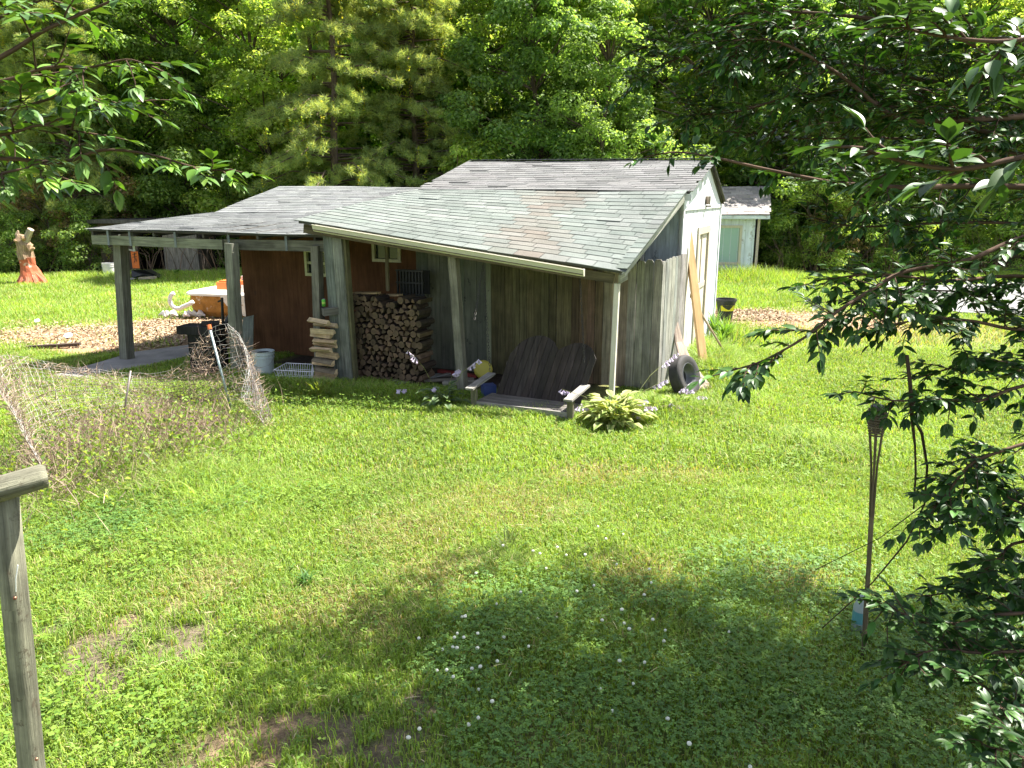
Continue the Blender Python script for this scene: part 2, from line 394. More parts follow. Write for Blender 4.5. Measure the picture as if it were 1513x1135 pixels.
# bark chips
for nm, E_, N, lab, base in (('bark_mulch', MULCH, 16000, 'tan bark chips spread on bare ground behind the carport post', (.34, .25, .155)),
                       ('bark_mulch', MULCHR, 9000, 'brown bark chips in a patch right of the white shed', (.34, .25, .16))):
    cs = []
    while sum(len(a) for a in cs) < N:
        e = E_[rng.integers(len(E_))]; p = rng.uniform(-1.2, 1.2, (3000, 2)) * [e[2], e[3]] + [e[0], e[1]]
        k = emask(E_, p[:, 0], p[:, 1], .5) + (fbm(p[:, 0], p[:, 1], 1.3) - .5) * .8 > rng.random(3000) * .8
        k &= ~inpoly(SLAB, p[:, 0], p[:, 1]); cs.append(p[k])
    p = np.concatenate(cs)[:N]; c0 = np.column_stack([p, rng.uniform(0, .03, N)])
    d = rnd_dir(N); d[:, 2] *= .3; n = rnd_dir(N) * .5 + [0, 0, 1]
    col = pal(N, [base, (.44, .34, .22), (.22, .15, .09), (.40, .31, .22)], v=.3)
    v, t, qq, cc = leaf_arrays(c0, d, n, rng.uniform(.04, .1, N), rng.uniform(.02, .05, N), col, 'quad', .05, 0)
    tag(arr_mesh(nm, v, t, cc, 'chips', quads=qq), lab, 'mulch', kind='stuff')
# ---------- outbuilding: carport, red-walled bay, lean-to, white shed ----------
U = V(.921, -.389, 0); W_ = V(.389, .921, 0)          # along the front (to the right), and back
GREYW = (.20, .20, .165); DARKW = (.10, .09, .075)
hs = empty('outbuilding', gp(700, 560), 'grey shingled outbuilding with open carport, lean-to porch and white gable end', 'outbuilding')
Nn = V(2.92, 13.3, 0); Fc = Nn + W_ * 4.5
SHC = [(.147, .165, .15), (.16, .178, .162), (.137, .155, .14), (.172, .187, .172)]
SHG = [(.14, .141, .137), (.153, .152, .148), (.123, .123, .12), (.165, .163, .16)]
SHL = [(.168, .176, .17), (.157, .164, .16), (.18, .186, .18), (.145, .15, .149)]
def shingle_roof(name, a, b, c, d, rows, tabw, cols, under=(.09, .09, .085), stain=None, th=.05, sag=.0, bump=.009):
    """a,b lower edge left->right; d,c upper edge left->right"""
    a, b, c, d = map(Vector, (a, b, c, d)); m = MB(); n = (b - a).cross(d - a).normalized()
    if n.z < 0: n = -n
    ph = random.random() * 9
    def S(u, v):
        p = lerp(lerp(a, b, u), lerp(d, c, u), v)
        return p - n * (sag * math.sin(math.pi * u) * math.sin(math.pi * min(1, max(0, v)))) + n * .008 * math.sin(u * 9 + ph + v * 5)
    nseg = 14; nsv = 8
    for i in range(nseg * nsv):
        u0, u1 = (i % nseg) / nseg, (i % nseg + 1) / nseg; q0, q1 = (i // nseg) / nsv, (i // nseg + 1) / nsv
        T = [S(u0, q0), S(u1, q0), S(u1, q1), S(u0, q1)]
        m.hexa([T[0] - n * th, T[1] - n * th, T[2] - n * th, T[3] - n * th, T[0] - n * .014, T[1] - n * .014, T[2] - n * .014, T[3] - n * .014], col=under)
    nu = max(3, round((b - a).length / tabw))
    for j in range(rows):
        v0 = j / rows; v1 = min(1.0, (j + 1.12) / rows); offu = (0, .5, .25)[j % 3] if True else 0; wob = (random.random() - .5) * .1
        for i in range(-1, nu + 1):
            u0 = (i + offu + wob) / nu; u1 = u0 + 1 / nu - .024 / nu; e0 = -.012 if u0 < 0 else u0; e1 = 1.012 if u1 > 1 else u1
            if e1 - e0 < .15 / nu: continue
            lift = bump + random.random() * .005 + (.012 if random.random() < .012 else 0)
            col = jit(random.choice(cols), .05)
            if stain: col = stain((e0 + e1) / 2, v0, col)
            if random.random() < .03: col = tuple(x * .82 for x in col)
            vl = v0 - (.012 if j == 0 else 0) + random.uniform(-.06, .06) / rows
            P = [S(e0, vl), S(e1, vl), S(e1, v1), S(e0, v1)]
            m.hexa([P[0], P[1], P[2], P[3], P[0] + n * lift, P[1] + n * lift, P[2] + n * .003, P[3] + n * .003], col=col)
    return m.build(name, 'shingle', hs)
# main gable roof
ridR = Nn + W_ * 2.5 + V(0, 0, 3.80) + U * .1; ridL = Nn + W_ * 2.5 - U * 5.2 + V(0, 0, 3.86)
eavR = Nn + V(0, 0, 3.19) + U * .1 - W_ * .02; eavL = Nn - U * 5.15 + V(0, 0, 3.24)
bkR = Nn + W_ * 4.62 + V(0, 0, 2.98) + U * .03; bkL = Nn + W_ * 4.62 - U * 5.2 + V(0, 0, 3.02)
rf = shingle_roof('main_roof', eavL, eavR, ridR, ridL, 15, .40, SHG, sag=.025)
shingle_roof('main_roof', bkR, bkL, ridL, ridR - U * .07 - V(0, 0, .03), 11, .34, SHG)
m = MB((.2, .2, .19))
for i in range(18):
    p = lerp(ridL, ridR, i / 18); q2 = lerp(ridL, ridR, (i + 1.15) / 18); L_ = p + V(0, 0, .02 + .008)
    m.beam(L_, q2 + V(0, 0, .016), .22, .012, col=jit(random.choice(SHG), .1))
m.build('ridge_cap', 'shingle', hs)
# lean-to roof
l0 = at(441, 326, 12.55); l1 = at(919, 400, 11.12); l2 = at(1006, 284, 13.25) + U * .03; l3 = at(622, 279, 15.35)
def stain(u, v, c):
    s = .60 - .34 * (1 - v) ** 1.0 + .0   # band running from upper middle to lower right-centre
    cu = .66 - .18 * v if v < .45 else .58 + (v - .45) * .1
    cu = .72 - .22 * v if v < .5 else .61 - .05 * (v - .5)
    wd = .12 + .05 * math.sin(v * 9)
    k = max(0, 1 - abs(u - cu) / wd)
    k = min(1, k * 1.3) * (.45 + .55 * random.random())
    k *= .65
    return tuple(a * (1 - k) + b * k for a, b in zip(c, (.165, .125, .10)))
shingle_roof('lean_to_roof', l0, l1, l2, l3, 18, .42, SHC, stain=stain, th=.045, sag=.035)
# rake edge shingles
m = MB()
for i in range(17):
    p = lerp(l1, l2, i / 17); q2 = lerp(l1, l2, (i + 1.1) / 17)
    m.beam(p + V(0, 0, .03) - U * .02, q2 + V(0, 0, .022) - U * .02, .2, .015, col=jit(random.choice(SHC), .12))
m.build('ridge_cap', 'shingle', hs)
# rake board and eave board under lean-to
m = MB((.42, .42, .36)); m.beam(l1 + V(.0, .1, -.1), l2 + V(0, -.1, -.1), .03, .12); m.build('rake_board', 'wood', hs)
m = MB((.12, .10, .06)); m.beam(l0 + V(.05, .12, -.13), l1 + V(-.1, .12, -.13), .04, .14); m.build('eave_board', 'wood', hs)
m = MB((.30, .30, .22)); m.beam(l1 + V(-.03, .02, -.13), l1 + V(.12, .30, -.1), .03, .12); m.build('rake_end', 'wood', hs)
# lean-to rafters (dark underside)
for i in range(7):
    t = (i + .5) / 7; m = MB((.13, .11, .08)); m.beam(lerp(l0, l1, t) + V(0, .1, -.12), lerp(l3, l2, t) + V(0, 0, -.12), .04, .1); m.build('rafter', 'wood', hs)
# gutter (K profile) from px 466 to 862
g0 = at(466, 336, 12.3); g1 = at(863, 402, 11.0); gd = (g1 - g0).normalized(); gs = V(gd.y, -gd.x, 0).normalized()
if gs.y > 0: gs = -gs
prof = [(-.0, .045), (-.0, -.055), (.06, -.06), (.085, -.03), (.10, .03), (.115, .045), (.108, .05), (.095, .04), (.08, -.025), (.055, -.05), (.006, -.047), (.006, .045)]
m = MB((.50, .48, .37)); n_ = len(prof)
for i in range(12):
    a, b = lerp(g0, g1, i / 12), lerp(g0, g1, (i + 1) / 12)
    for k in range(n_):
        k2 = (k + 1) % n_; f = lambda p, q_: p + gs * q_[0] + V(0, 0, q_[1])
        m.face([f(a, prof[k]), f(a, prof[k2]), f(b, prof[k2]), f(b, prof[k])], [(k * .1, i), (k * .1 + .1, i), (k * .1 + .1, i + 1), (k * .1, i + 1)])
gut = m.build('gutter', 'gutter', hs)
m = MB((.55, .52, .42)); outl = [g1 + gs * x + V(0, 0, z) for x, z in prof[:6]]; m.prism(outl, gd * .012); m.build('gutter_end_cap', 'gutter', hs)
m = MB((.12, .085, .07)); m.beam(g0 + gs * .05 + V(0, 0, -.03), g1 + gs * .05 + V(0, 0, -.03), .08, .012); m.build('gutter_litter', 'cloth', hs)
# carport roofs
c0 = at(131, 338, 14.4); c1 = at(470, 347, 12.82) + U * .25; kk0 = at(322, 314, 17.2); kk1 = V(c1.x, c1.y, 0) + W_ * 3.2 + V(0, 0, 2.78)
c2 = at(416, 275, 19.5); c3 = at(640, 278, 17.9)
shingle_roof('carport_roof', c0, c1, kk1, kk0, 22, .34, SHL, th=.03, sag=.03)
shingle_roof('upper_carport_roof', kk0, kk1 + U * 1.2, c3 + U * 1.2, c2, 17, .34, SHL, th=.04)
m = MB((.07, .06, .055)); m.beam(c0 + V(0, .03, -.035), c1 + V(0, .03, -.035), .02, .022); m.build('drip_edge', 'wood', hs)
# carport beam, rafters, hangers
b0 = at(137, 354, 14.45); b1 = at(482, 364, 12.85)
m = MB((.27, .28, .20)); mid = at(330, 361.5, 13.55); m.beam(b0, mid, .05, .17); m.build('beam', 'wood', hs)
m = MB((.16, .155, .12)); m.beam(mid + V(0, .04, .0), b1, .05, .18); m.build('beam', 'wood', hs)
for k, px in enumerate([139, 168, 203, 237, 273, 312, 347, 390, 432, 468]):
    t = (px - 137) / (482 - 137); p = lerp(b0, b1, t) + V(0, 0, .145); q2 = p + W_ * 3.0 + V(0, 0, .2)
    m = MB(jit((.09, .085, .075), .3)); m.beam(p - W_ * .02, q2, .045, .12); m.build('rafter', 'wood', hs)
    if px in (168, 203, 273, 347, 432):
        m = MB((.26, .29, .285)); c = p + V(-.03 if px != 347 else .03, -.055, -.1); m.box(c, (.035, .02, .27), col=(.26, .29, .285)); m.build('rafter_strap', 'wood', hs)
# posts
def post(px0, py0, px1, py1, Y, w, col, name='post', ext=.25):
    b = gp(px1, py1); t = at(px0, py0, b.y); b = b + (b - t).normalized() * .1
    m = MB(col); m.beam(b, t + (t - b).normalized() * ext * .3, w, w, up=W_); return m.build(name, 'wood', hs)
post(178, 360, 188, 530, 0, .19, (.215, .21, .165))
post(342, 366, 352, 553, 0, .165, (.225, .225, .175))
post(468, 370, 474, 560, 0, .14, (.20, .19, .15))
post(670, 380, 684, 577, 0, .135, (.21, .20, .155))
p_ = gp(512, 566); 
for dx, wd, cc in ((-.14, .17, (.17, .19, .165)), (.04, .18, (.21, .22, .185))):
    m = MB(cc); m.beam(p_ + U * dx, p_ + U * (dx) + V(-.06, 0, 2.55), wd, .05, up=W_); m.build('post', 'wood', hs)
m = MB((.14, .13, .07)); m.beam(p_ + U * .15 + W_ * .06, p_ + U * .15 + W_ * .06 + V(-.05, 0, 2.55), .05, .1, up=W_); m.build('post', 'wood', hs)
# white corner pole
pb = gp(903, 597); m = MB((.62, .58, .50)); m.beam(pb, pb + V(.03, -.02, 1.85), .075, .075, up=W_); m.build('corner_post', 'whitepaint', hs)
# red wall
RA = V(-5.47, 15.47, 0); RC = V(-1.74, 13.9, 0); ru = (RC - RA).normalized(); rn = V(ru.y, -ru.x, 0)
def wallbox(m, s0, s1, z0, z1, t=.06, P0=RA, u_=ru, nn=rn, col=None, off=0):
    a = P0 + u_ * s0 + V(0, 0, z0) + nn * off; b = P0 + u_ * s1 + V(0, 0, z0) + nn * off
    m.prism([a, b, b + V(0, 0, z1 - z0), a + V(0, 0, z1 - z0)], -nn * t, col)
RED = (.115, .055, .028)
m = MB(RED); Lr = (RC - RA).length
# leave window holes
def pw(px, py, P0=RA, n=rn):
    p = onplane(px, py, P0, n); return (p - P0).dot(ru), p.z
wins = [(450, 486, 368, 409), (550, 593, 356, 388)]
holes = []
for x0, x1, y0, y1 in wins:
    s0, z1 = pw(x0, y0); s1, z0 = pw(x1, y1); holes.append((s0, s1, z0, z1))
holes[1] = (holes[1][0], holes[1][1], holes[1][2], holes[1][2] + .5)
cur = 0
for s0, s1, z0, z1 in holes:
    wallbox(m, cur, s0, .0, 2.57); wallbox(m, s0, s1, .0, z0); wallbox(m, s0, s1, min(z1, 2.5), 2.57); cur = s1
wallbox(m, cur, Lr, 0, 2.62)
m.build('red_wall', 'redwall', hs)
m = MB((.2, .12, .08)); m.prism([RA, RA + W_ * 3, RA + W_ * 3 + V(0, 0, 2.6), RA + V(0, 0, 2.6)], V(.05, 0, 0)); m.build('side_wall', 'redwall', hs)
for k, (s0, s1, z0, z1) in enumerate(holes):
    fr = MB((.46, .47, .26) if k == 0 else (.48, .45, .32)); t = .055
    for a in ((s0, s0 + t, z0, z1), (s1 - t, s1, z0, z1), (s0 + t, s1 - t, z0, z0 + t), (s0 + t, s1 - t, z1 - t, z1)): wallbox(fr, *a, t=.1, off=.035)
    if k == 0: wallbox(fr, s0 + t, s1 - t, (z0 + z1) / 2 - .03, (z0 + z1) / 2 + .02, t=.03, off=.01)
    else: wallbox(fr, (s0 + s1) / 2 - .02, (s0 + s1) / 2 + .02, z0 + t, z1 - t, t=.03, off=.01)
    wf = fr.build('window', 'whitepaint', hs)
    pn = MB(); wallbox(pn, s0 + t, s1 - t, z0 + t, z1 - t, t=.008, off=-.03); pn.build('pane', 'glass', wf)
# painted board wall, right of the red wall
PA = RC.copy(); PB = V(-.40, 13.32, 0); m = MB(); n_b = 6
for i in range(n_b):
    a = lerp(PA, PB, i / n_b); b = lerp(PA, PB, (i + .975) / n_b)
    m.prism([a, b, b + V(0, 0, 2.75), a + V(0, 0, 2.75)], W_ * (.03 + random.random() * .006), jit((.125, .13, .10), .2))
m.prism([PA + W_ * .05, PB + W_ * .05, PB + W_ * .05 + V(0, 0, 2.75), PA + W_ * .05 + V(0, 0, 2.75)], W_ * .03, (.02, .02, .02))
m.build('painted_wall', 'greypaint', hs)
m = MB((.20, .21, .14)); m.beam(PB + V(0, -.02, 0), PB + V(0, -.02, 2.75), .09, .06, up=W_); m.build('trim_board', 'greypaint', hs)
# fence board screen: back run and side run
FC = V(2.37, 12.02, 0)
def boards(name, A, B, n, ztop, colf, th=.02, bow=.03):
    m = MB(); nn_ = V((B - A).y, -(B - A).x, 0).normalized(); L = (B - A).length; w = L / n
    for i in range(n):
        a = A + (B - A) * (i + .02) / n + nn_ * random.uniform(0, .012); b = A + (B - A) * (i + .975) / n + nn_ * random.uniform(0, .012)
        z = ztop(i / n) + random.uniform(-.02, .02); z0 = .02; ch = .25 * (b - a)
        lean = (B - A).normalized() * random.uniform(-.006, .006)
        P = [a + V(0, 0, z0), b + V(0, 0, z0), b + lean + V(0, 0, z - .04), b - ch + lean + V(0, 0, z), a + ch + lean + V(0, 0, z), a + lean + V(0, 0, z - .04)]
        cc = jit(colf(i / n), .22); o = random.random() * 50
        base = len(m.f); m.prism(P, -nn_ * th, cc)
        # grain coordinates along the board
        li = 0
        for fi, f in enumerate(m.f[base:]):
            for v in f:
                p = Vector(m.v[v]); idx = v
                m.uv[idx] = ((p - a).dot((b - a).normalized()) + o, p.z + o)
    return m.build(name, 'wood', hs)
def cb(t):  # boards under the lean-to coloured darker to carry the porch shade
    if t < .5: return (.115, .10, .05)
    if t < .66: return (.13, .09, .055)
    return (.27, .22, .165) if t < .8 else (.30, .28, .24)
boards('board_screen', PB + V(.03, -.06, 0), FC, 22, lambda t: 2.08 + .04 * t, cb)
boards('board_screen', FC, Nn + V(.05, -.25, 0), 8, lambda t: 2.12 + .05 * t, lambda t: (.33, .32, .285))
# white shed walls
def ws(s0, s1, z0, z1, t, off=0, m=None, col=None, P0=Nn, d=W_, nn=U):
    a = P0 + d * s0 + nn * off; b = P0 + d * s1 + nn * off
    m.prism([a + V(0, 0, z0), b + V(0, 0, z0), b + V(0, 0, z1), a + V(0, 0, z1)], -nn * t, col)
WH = (.62, .64, .66)
m = MB(WH); ds0, ds1, dz = 1.62, 3.0, 2.52
P = [(0, 0), (ds0, 0), (ds0, dz), (ds1, dz), (ds1, 0), (4.5, 0), (4.5, 2.93), (2.5, 3.72), (0, 3.12)]
pts = [Nn + W_ * s + V(0, 0, z) for s, z in P]
m.face([pts[0], pts[1], pts[2], pts[8]], [(0, 0), (ds0, 0), (ds0, dz), (0, 3)]); m.face([pts[2], pts[3], pts[7], pts[8]], [(ds0, dz), (ds1, dz), (2.5, 3.7), (0, 3.1)])
m.face([pts[4], pts[5], pts[6], pts[3]], [(3, 0), (4.5, 0), (4.5, 2.9), (3, dz)]); m.face([pts[3], pts[6], pts[7]], [(3, dz), (4.5, 2.9), (2.5, 3.7)])
gw = m.build('gable_wall', 'whitepaint', hs)
so = gw.modifiers.new('Solid', 'SOLIDIFY'); so.thickness = .06; so.offset = -1
m = MB((.6, .61, .62)); ws(-.02, 4.52, 2.86, 2.93, .02, .022, m)
for s in (.35, .7, 1.05, 1.4, 3.3, 3.7, 4.1): ws(s, s + .006, .1, 2.85, .004, .004, m, (.35, .36, .36))
m.build('wall_trim', 'whitepaint', hs)
m = MB((.63, .65, .67)); ws(-.03, .09, 0, 3.13, .03, .025, m); m.build('corner_board', 'whitepaint', hs); m = MB((.63, .65, .67)); ws(4.42, 4.53, 0, 2.93, .03, .025, m); m.build('corner_board', 'whitepaint', hs)
m = MB((.48, .42, .33))
ws(ds0 - .02, ds0 + .13, .05, dz, .06, .03, m); ws(ds1 - .13, ds1 + .02, .05, dz, .06, .03, m); ws(ds0 + .13, ds1 - .13, dz - .14, dz, .05, .028, m)
ws(.62, .78, .05, 2.2, .03, .02, m, (.55, .50, .42))
df = m.build('door_frame', 'whitepaint', hs)
m = MB((.60, .53, .43)); ws(ds0 + .13, ds1 - .13, .05, dz - .14, .04, -.01, m)
for s in (.55,): ws(ds0 + s, ds0 + s + .05, .05, dz - .14, .03, .006, m, (.4, .34, .26))
ws(ds0 + .2, ds1 - .2, 1.3, 1.4, .03, .008, m, (.5, .44, .35))
m.build('door', 'whitepaint', hs)
m = MB((.05, .045, .04)); p1, p2, p3 = Nn + V(0, 0, 3.1), Nn + W_ * 2.5 + V(0, 0, 3.74), Nn + W_ * 4.62 + V(0, 0, 2.95)
m.beam(p2 + U * .07, p3 + U * .04, .025, .035); m.build('drip_edge', 'wood', hs)
m = MB((.72, .73, .74)); m.beam(p1 + U * .04, p2 + U * .04 + V(0, 0, -.02), .03, .1); m.build('rake_board', 'whitepaint', hs)
# small broken vent on gable
m = MB((.45, .36, .28)); vc = Nn + W_ * 2.35 + V(0, 0, 3.02) + U * .03; m.box(vc, (.05, .16, .16), rz=.4); m.box(vc + V(0, 0, -.11), (.07, .2, .03), rz=.4, col=(.3, .24, .2)); m.build('vent', 'wood', hs)
# back and hidden walls
m = MB(WH); m.prism([Fc, Fc - U * 5.1, Fc - U * 5.1 + V(0, 0, 2.9), Fc + V(0, 0, 2.9)], -W_ * .05)
m.prism([Nn - U * 5.1 + W_ * .05, Fc - U * 5.1 - W_ * .05, Fc - U * 5.1 - W_ * .05 + V(0, 0, 3.0), Nn - U * 5.1 + W_ * 2.5 + V(0, 0, 3.7), Nn - U * 5.1 + W_ * .05 + V(0, 0, 3.1)], U * .05); m.build('back_wall', 'whitepaint', hs)
# shed front wall seen above the fence
m = MB()
for i, (s, e, c) in enumerate(((0.04, .62, (.40, .46, .53)), (.95, 1.5, (.33, .35, .38)), (1.52, 2.1, (.30, .32, .35)), (2.12, 2.8, (.28, .3, .32)), (2.82, 3.5, (.26, .28, .3)), (.68, .93, (.12, .12, .12)))):
    a, b = Nn - U * s, Nn - U * e; m.prism([a, b, b + V(0, 0, 3.1), a + V(0, 0, 3.1)], W_ * .04, c)
m.build('front_wall', 'greypaint', hs)
m = MB((.62, .62, .58)); m.beam(Nn - U * .66 - W_ * .05, Nn - U * .66 - W_ * .05 + V(0, 0, 2.75), .06, .05, up=W_); m.build('trim_board', 'whitepaint', hs)
m = MB((.6, .62, .62)); m.beam(eavR - U * .1 + V(0, 0, -.11) - W_ * .05, eavR + V(.05, 0, -.11) - W_ * .05, .1, .1); m.build('eave_box', 'whitepaint', hs)

# ---------- far white house ----------
hp = gp(1092, 407); hY = 30.8
h = empty('white_cottage', V(9.2, hY, 0), 'small pale blue-white cottage with curtained window beyond the lawn', 'cottage')
x0, x1 = 6.6, at(1117, 370, hY).x; m = MB((.62, .67, .72))
wa, wb, wc, wd_ = at(1059, 333, hY), at(1097, 333, hY), at(1059, 391, hY), at(1097, 391, hY)
wx0, wx1, wz0, wz1 = wa.x, wb.x, wc.z, wa.z
for a, b, z0, z1 in ((x0, wx0, 0, 2.35), (wx1, x1, 0, 2.35), (wx0, wx1, 0, wz0), (wx0, wx1, wz1, 2.35)):
    m.prism([V(a, hY, z0), V(b, hY, z0), V(b, hY, z1), V(a, hY, z1)], (0, .1, 0))
for i in range(11): m.box(V(x0 + .29 * i + .1, hY - .006, 1.15), (.02, .012, 2.2), col=(.5, .55, .57))
m.prism([V(x1, hY, 0), V(x1 + .1, hY + 4, 0), V(x1 + .1, hY + 4, 2.4), V(x1, hY, 2.35)], (-.1, 0, 0))
m.build('wall', 'whitepaint', h)
m = MB((.45, .37, .30)); m.box(V(x1 + .02, hY - .02, 1.15), (.1, .08, 2.3)); m.build('corner_board', 'whitepaint', h)
m = MB((.52, .47, .36)); t = .1
for a, b, z0, z1 in ((wx0, wx0 + t, wz0, wz1), (wx1 - t, wx1, wz0, wz1), (wx0 + t, wx1 - t, wz0, wz0 + t), (wx0 + t, wx1 - t, wz1 - t, wz1)): m.prism([V(a, hY - .05, z0), V(b, hY - .05, z0), V(b, hY - .05, z1), V(a, hY - .05, z1)], (0, .1, 0))
wf = m.build('window', 'whitepaint', h)
m = MB(); m.prism([V(wx0 + t, hY - .01, wz0 + t), V(wx1 - t, hY - .01, wz0 + t), V(wx1 - t, hY - .01, wz1 - t), V(wx0 + t, hY - .01, wz1 - t)], (0, .02, 0)); m.build('pane', 'glassg', wf)
e0, e1, r1, r0 = V(x0 - .2, hY - .35, 2.42), V(at(1133, 322, hY).x, hY - .35, 2.42), V(at(1136, 278, hY + 2.2).x, hY + 2.2, 3.5), V(x0, hY + 2.2, 3.5)
old = hs; hs = h; shingle_roof('roof', e0, e1, r1, r0, 14, .4, [(.30, .27, .25), (.24, .22, .21), (.34, .31, .29)]); hs = old
m = MB((.55, .6, .62)); m.beam(e0 + V(0, -.02, -.12), e1 + V(0, -.02, -.12), .03, .14); m.build('fascia', 'whitepaint', h)
# ---------- low dark shed at wood edge, left ----------
dY = 32.6; d0 = at(150, 390, dY); s = empty('old_shed', V(-14.5, dY, 0), 'low dark plywood shed at the edge of the woods', 'shed')
def pan(name, xa, xb, za, zb, y, c, th=.08):
    a = at(xa, 380, dY).x; b = at(xb, 380, dY).x; m = MB(c); m.prism([V(a, y, za), V(b, y, za), V(b, y, zb), V(a, y, zb)], (0, th, 0)); return m.build(name, 'wood', s)
pan('wall_panel', 243, 293, 0, 1.9, dY, (.26, .23, .19)); pan('wall_panel', 150, 205, 0, 2.0, dY, (.11, .085, .06)); pan('back_wall', 150, 300, 0, 2.0, dY + 2.5, (.02, .018, .015))
pan('roof', 140, 300, 2.0, 2.15, dY - .3, (.12, .11, .1), 3.2)
m = MB((.02, .02, .02)); a = at(296, 380, dY).x; m.box(V(a, dY + 1, 1), (.08, 2.0, 2.0), col=(.05, .04, .03)); m.build('side_wall', 'wood', s)
fr = MB((.55, .5, .42)); wx = at(188, 362, dY - .15); 
for a, b in (((-.45, 0, -.05), (-.15, 0, .75)), ((-.15, 0, .75), (.35, 0, .8)), ((-.4, 0, -.1), (.3, 0, -.25))): fr.beam(wx + V(*a), wx + V(*b), .06, .06)
fr.build('window_frame', 'wood', s)
# ---------- things on and around the building ----------
# hanging orange board
p = at(200, 384, 14.35); r_ = empty('hanging_board', p, 'small orange board with dark brush marks hanging from carport beam', 'sign')
m = MB((.62, .15, .04)); m.box(p, (.125, .02, .31), rz=.1); m.build('board', 'whitepaint', r_)
m = MB((.04, .02, .015)); f = V(0, -.014, 0)
for a, b, w in (((0, 0, .13), (.0, 0, .0), .014), ((-.035, 0, .10), (.035, 0, .115), .012), ((-.04, 0, .05), (.04, 0, .06), .012), ((0, 0, .0), (-.02, 0, -.05), .011), ((.02, 0, .03), (.028, 0, -.03), .010)):
    m.beam(p + V(*a) + f, p + V(*b) + f, w, .004, up=(0, 1, 0))
m.build('marks', 'plastic', r_)
m = MB((.35, .38, .37)); m.box(p + V(.0, 0, .23), (.045, .01, .16)); m.build('strap', 'metal', r_)

# bucket white under carport
def bucket(c, r, h, col, label, rim=(.62, .66, .66), fillc=(.03, .03, .025), cat='bucket', mat='plastic'):
    e = empty('bucket', c, label, cat); m = MB(col)
    m.lathe(c, [(r * .84, .0), (r * .88, .02), (r * .95, h * .72), (r * 1.03, h * .72), (r * 1.03, h * .76), (r * .97, h * .765), (r * .98, h * .86), (r * 1.05, h * .86), (r * 1.05, h * .9), (r * .99, h * .905), (r * 1.0, h * .985), (r * 1.06, h * .985), (r * 1.06, h), (r * .97, h), (r * .93, h * .6)], 24)
    m.build('pail', mat, e, smooth=False)
    m = MB(fillc); m.lathe(c, [(0.001, h * .9), (r * .6, h * .93), (r * .95, h * .86)], 16); m.build('contents', 'cloth', e)
    m = MB((.3, .3, .3)); pts = []
    for i in range(13):
        q = math.pi * i / 12; pts.append(c + V(r * 1.05 * math.cos(q), -r * 1.07 * math.sin(q) * .6 - .03, h * .83 - r * 1.1 * math.sin(q)))
    m.tube(pts, .004, 5); m.build('handle', 'metal', e); return e
bucket(gp(387, 556) + V(0, .15, 0), .19, .43, (.46, .52, .52), 'off-white plastic bucket on the ground under the carport')
# grey board leaning on the red wall
q0 = gp(362, 542) ; m = MB((.24, .26, .21)); m.beam(at(365, 548, 14.0), at(367, 468, 14.9), .22, .02, up=(0, 1, 0)); m.thing('board', 'wood', 'grey-green board leaning against left end of the red wall', 'board', gp(365, 545))
# wire basket
e = empty('wire_basket', gp(432, 572), 'white wire freezer basket lying on the grass beside the bucket', 'basket'); m = MB((.70, .68, .70))
A, B, C, D = at(408, 561, 12.55), at(462, 563, 12.4), at(455, 551, 12.95), at(425, 549, 13.05)
T = [at(405, 556, 12.55), at(464, 559, 12.4), at(462, 548, 13.0), at(424, 548, 13.1)]; Bt = [p.copy() for p in T]
cen = sum(T, V(0, 0, 0)) / 4
Bt = [lerp(cen, p, .85) for p in T]
for p in Bt: p.z = .04
for p in T: p.z = .24
for k in range(4):
    a, b, c_, d_ = T[k], T[(k + 1) % 4], Bt[k], Bt[(k + 1) % 4]
    m.tube([a, b], .007, 5); m.tube([c_, d_], .005, 5); m.tube([lerp(a, c_, .5), lerp(b, d_, .5)], .004, 4); n_ = 11 if k % 2 == 0 else 6
    for i in range(n_ + 1): m.tube([lerp(a, b, i / n_), lerp(c_, d_, i / n_)], .0045, 4)
for i in range(8): m.tube([lerp(Bt[0], Bt[1], i / 7), lerp(Bt[3], Bt[2], i / 7)], .004, 4)
m.build('basket', 'plastic', e)
# black grill cart / pedestal
e = empty('brazier', gp(310, 552), 'black wooden pedestal with flat top behind the wire fencing', 'pedestal')
bx = gp(308, 552); m = MB((.018, .017, .017)); m.box(bx + V(0, .1, .36), (.46, .46, .72), rz=-.3); m.build('body', 'wood', e)
m = MB((.028, .026, .026)); tp = at(300, 487, bx.y); m.box(V(tp.x - .05, bx.y + .05, .80), (.72, .4, .14), rz=-.2); m.build('top', 'wood', e)
m = MB((.05, .04, .035)); m.box(V(tp.x + .1, bx.y + .1, .9), (.3, .3, .05), rz=.3); m.build('lid', 'wood', e)
# black pole and hose behind post
b_ = gp(331, 525); m = MB((.015, .015, .015)); m.tube([b_, at(328, 440, b_.y)], .028, 8); m.tube([at(322, 446, b_.y), at(329, 443, b_.y)], .02, 6); m.thing('pump_pole', 'plastic', 'thin black pole standing by second carport post', 'pole', b_)
m = MB((.015, .015, .016)); m.tube([at(336, 500, 15), at(334, 480, 15), at(345, 462, 15), at(348, 445, 15), at(346, 428, 15)], .07, 10); m.thing('drain_pipe', 'plastic', 'black bent pipe standing behind second carport post', 'pipe', at(336, 520, 15))

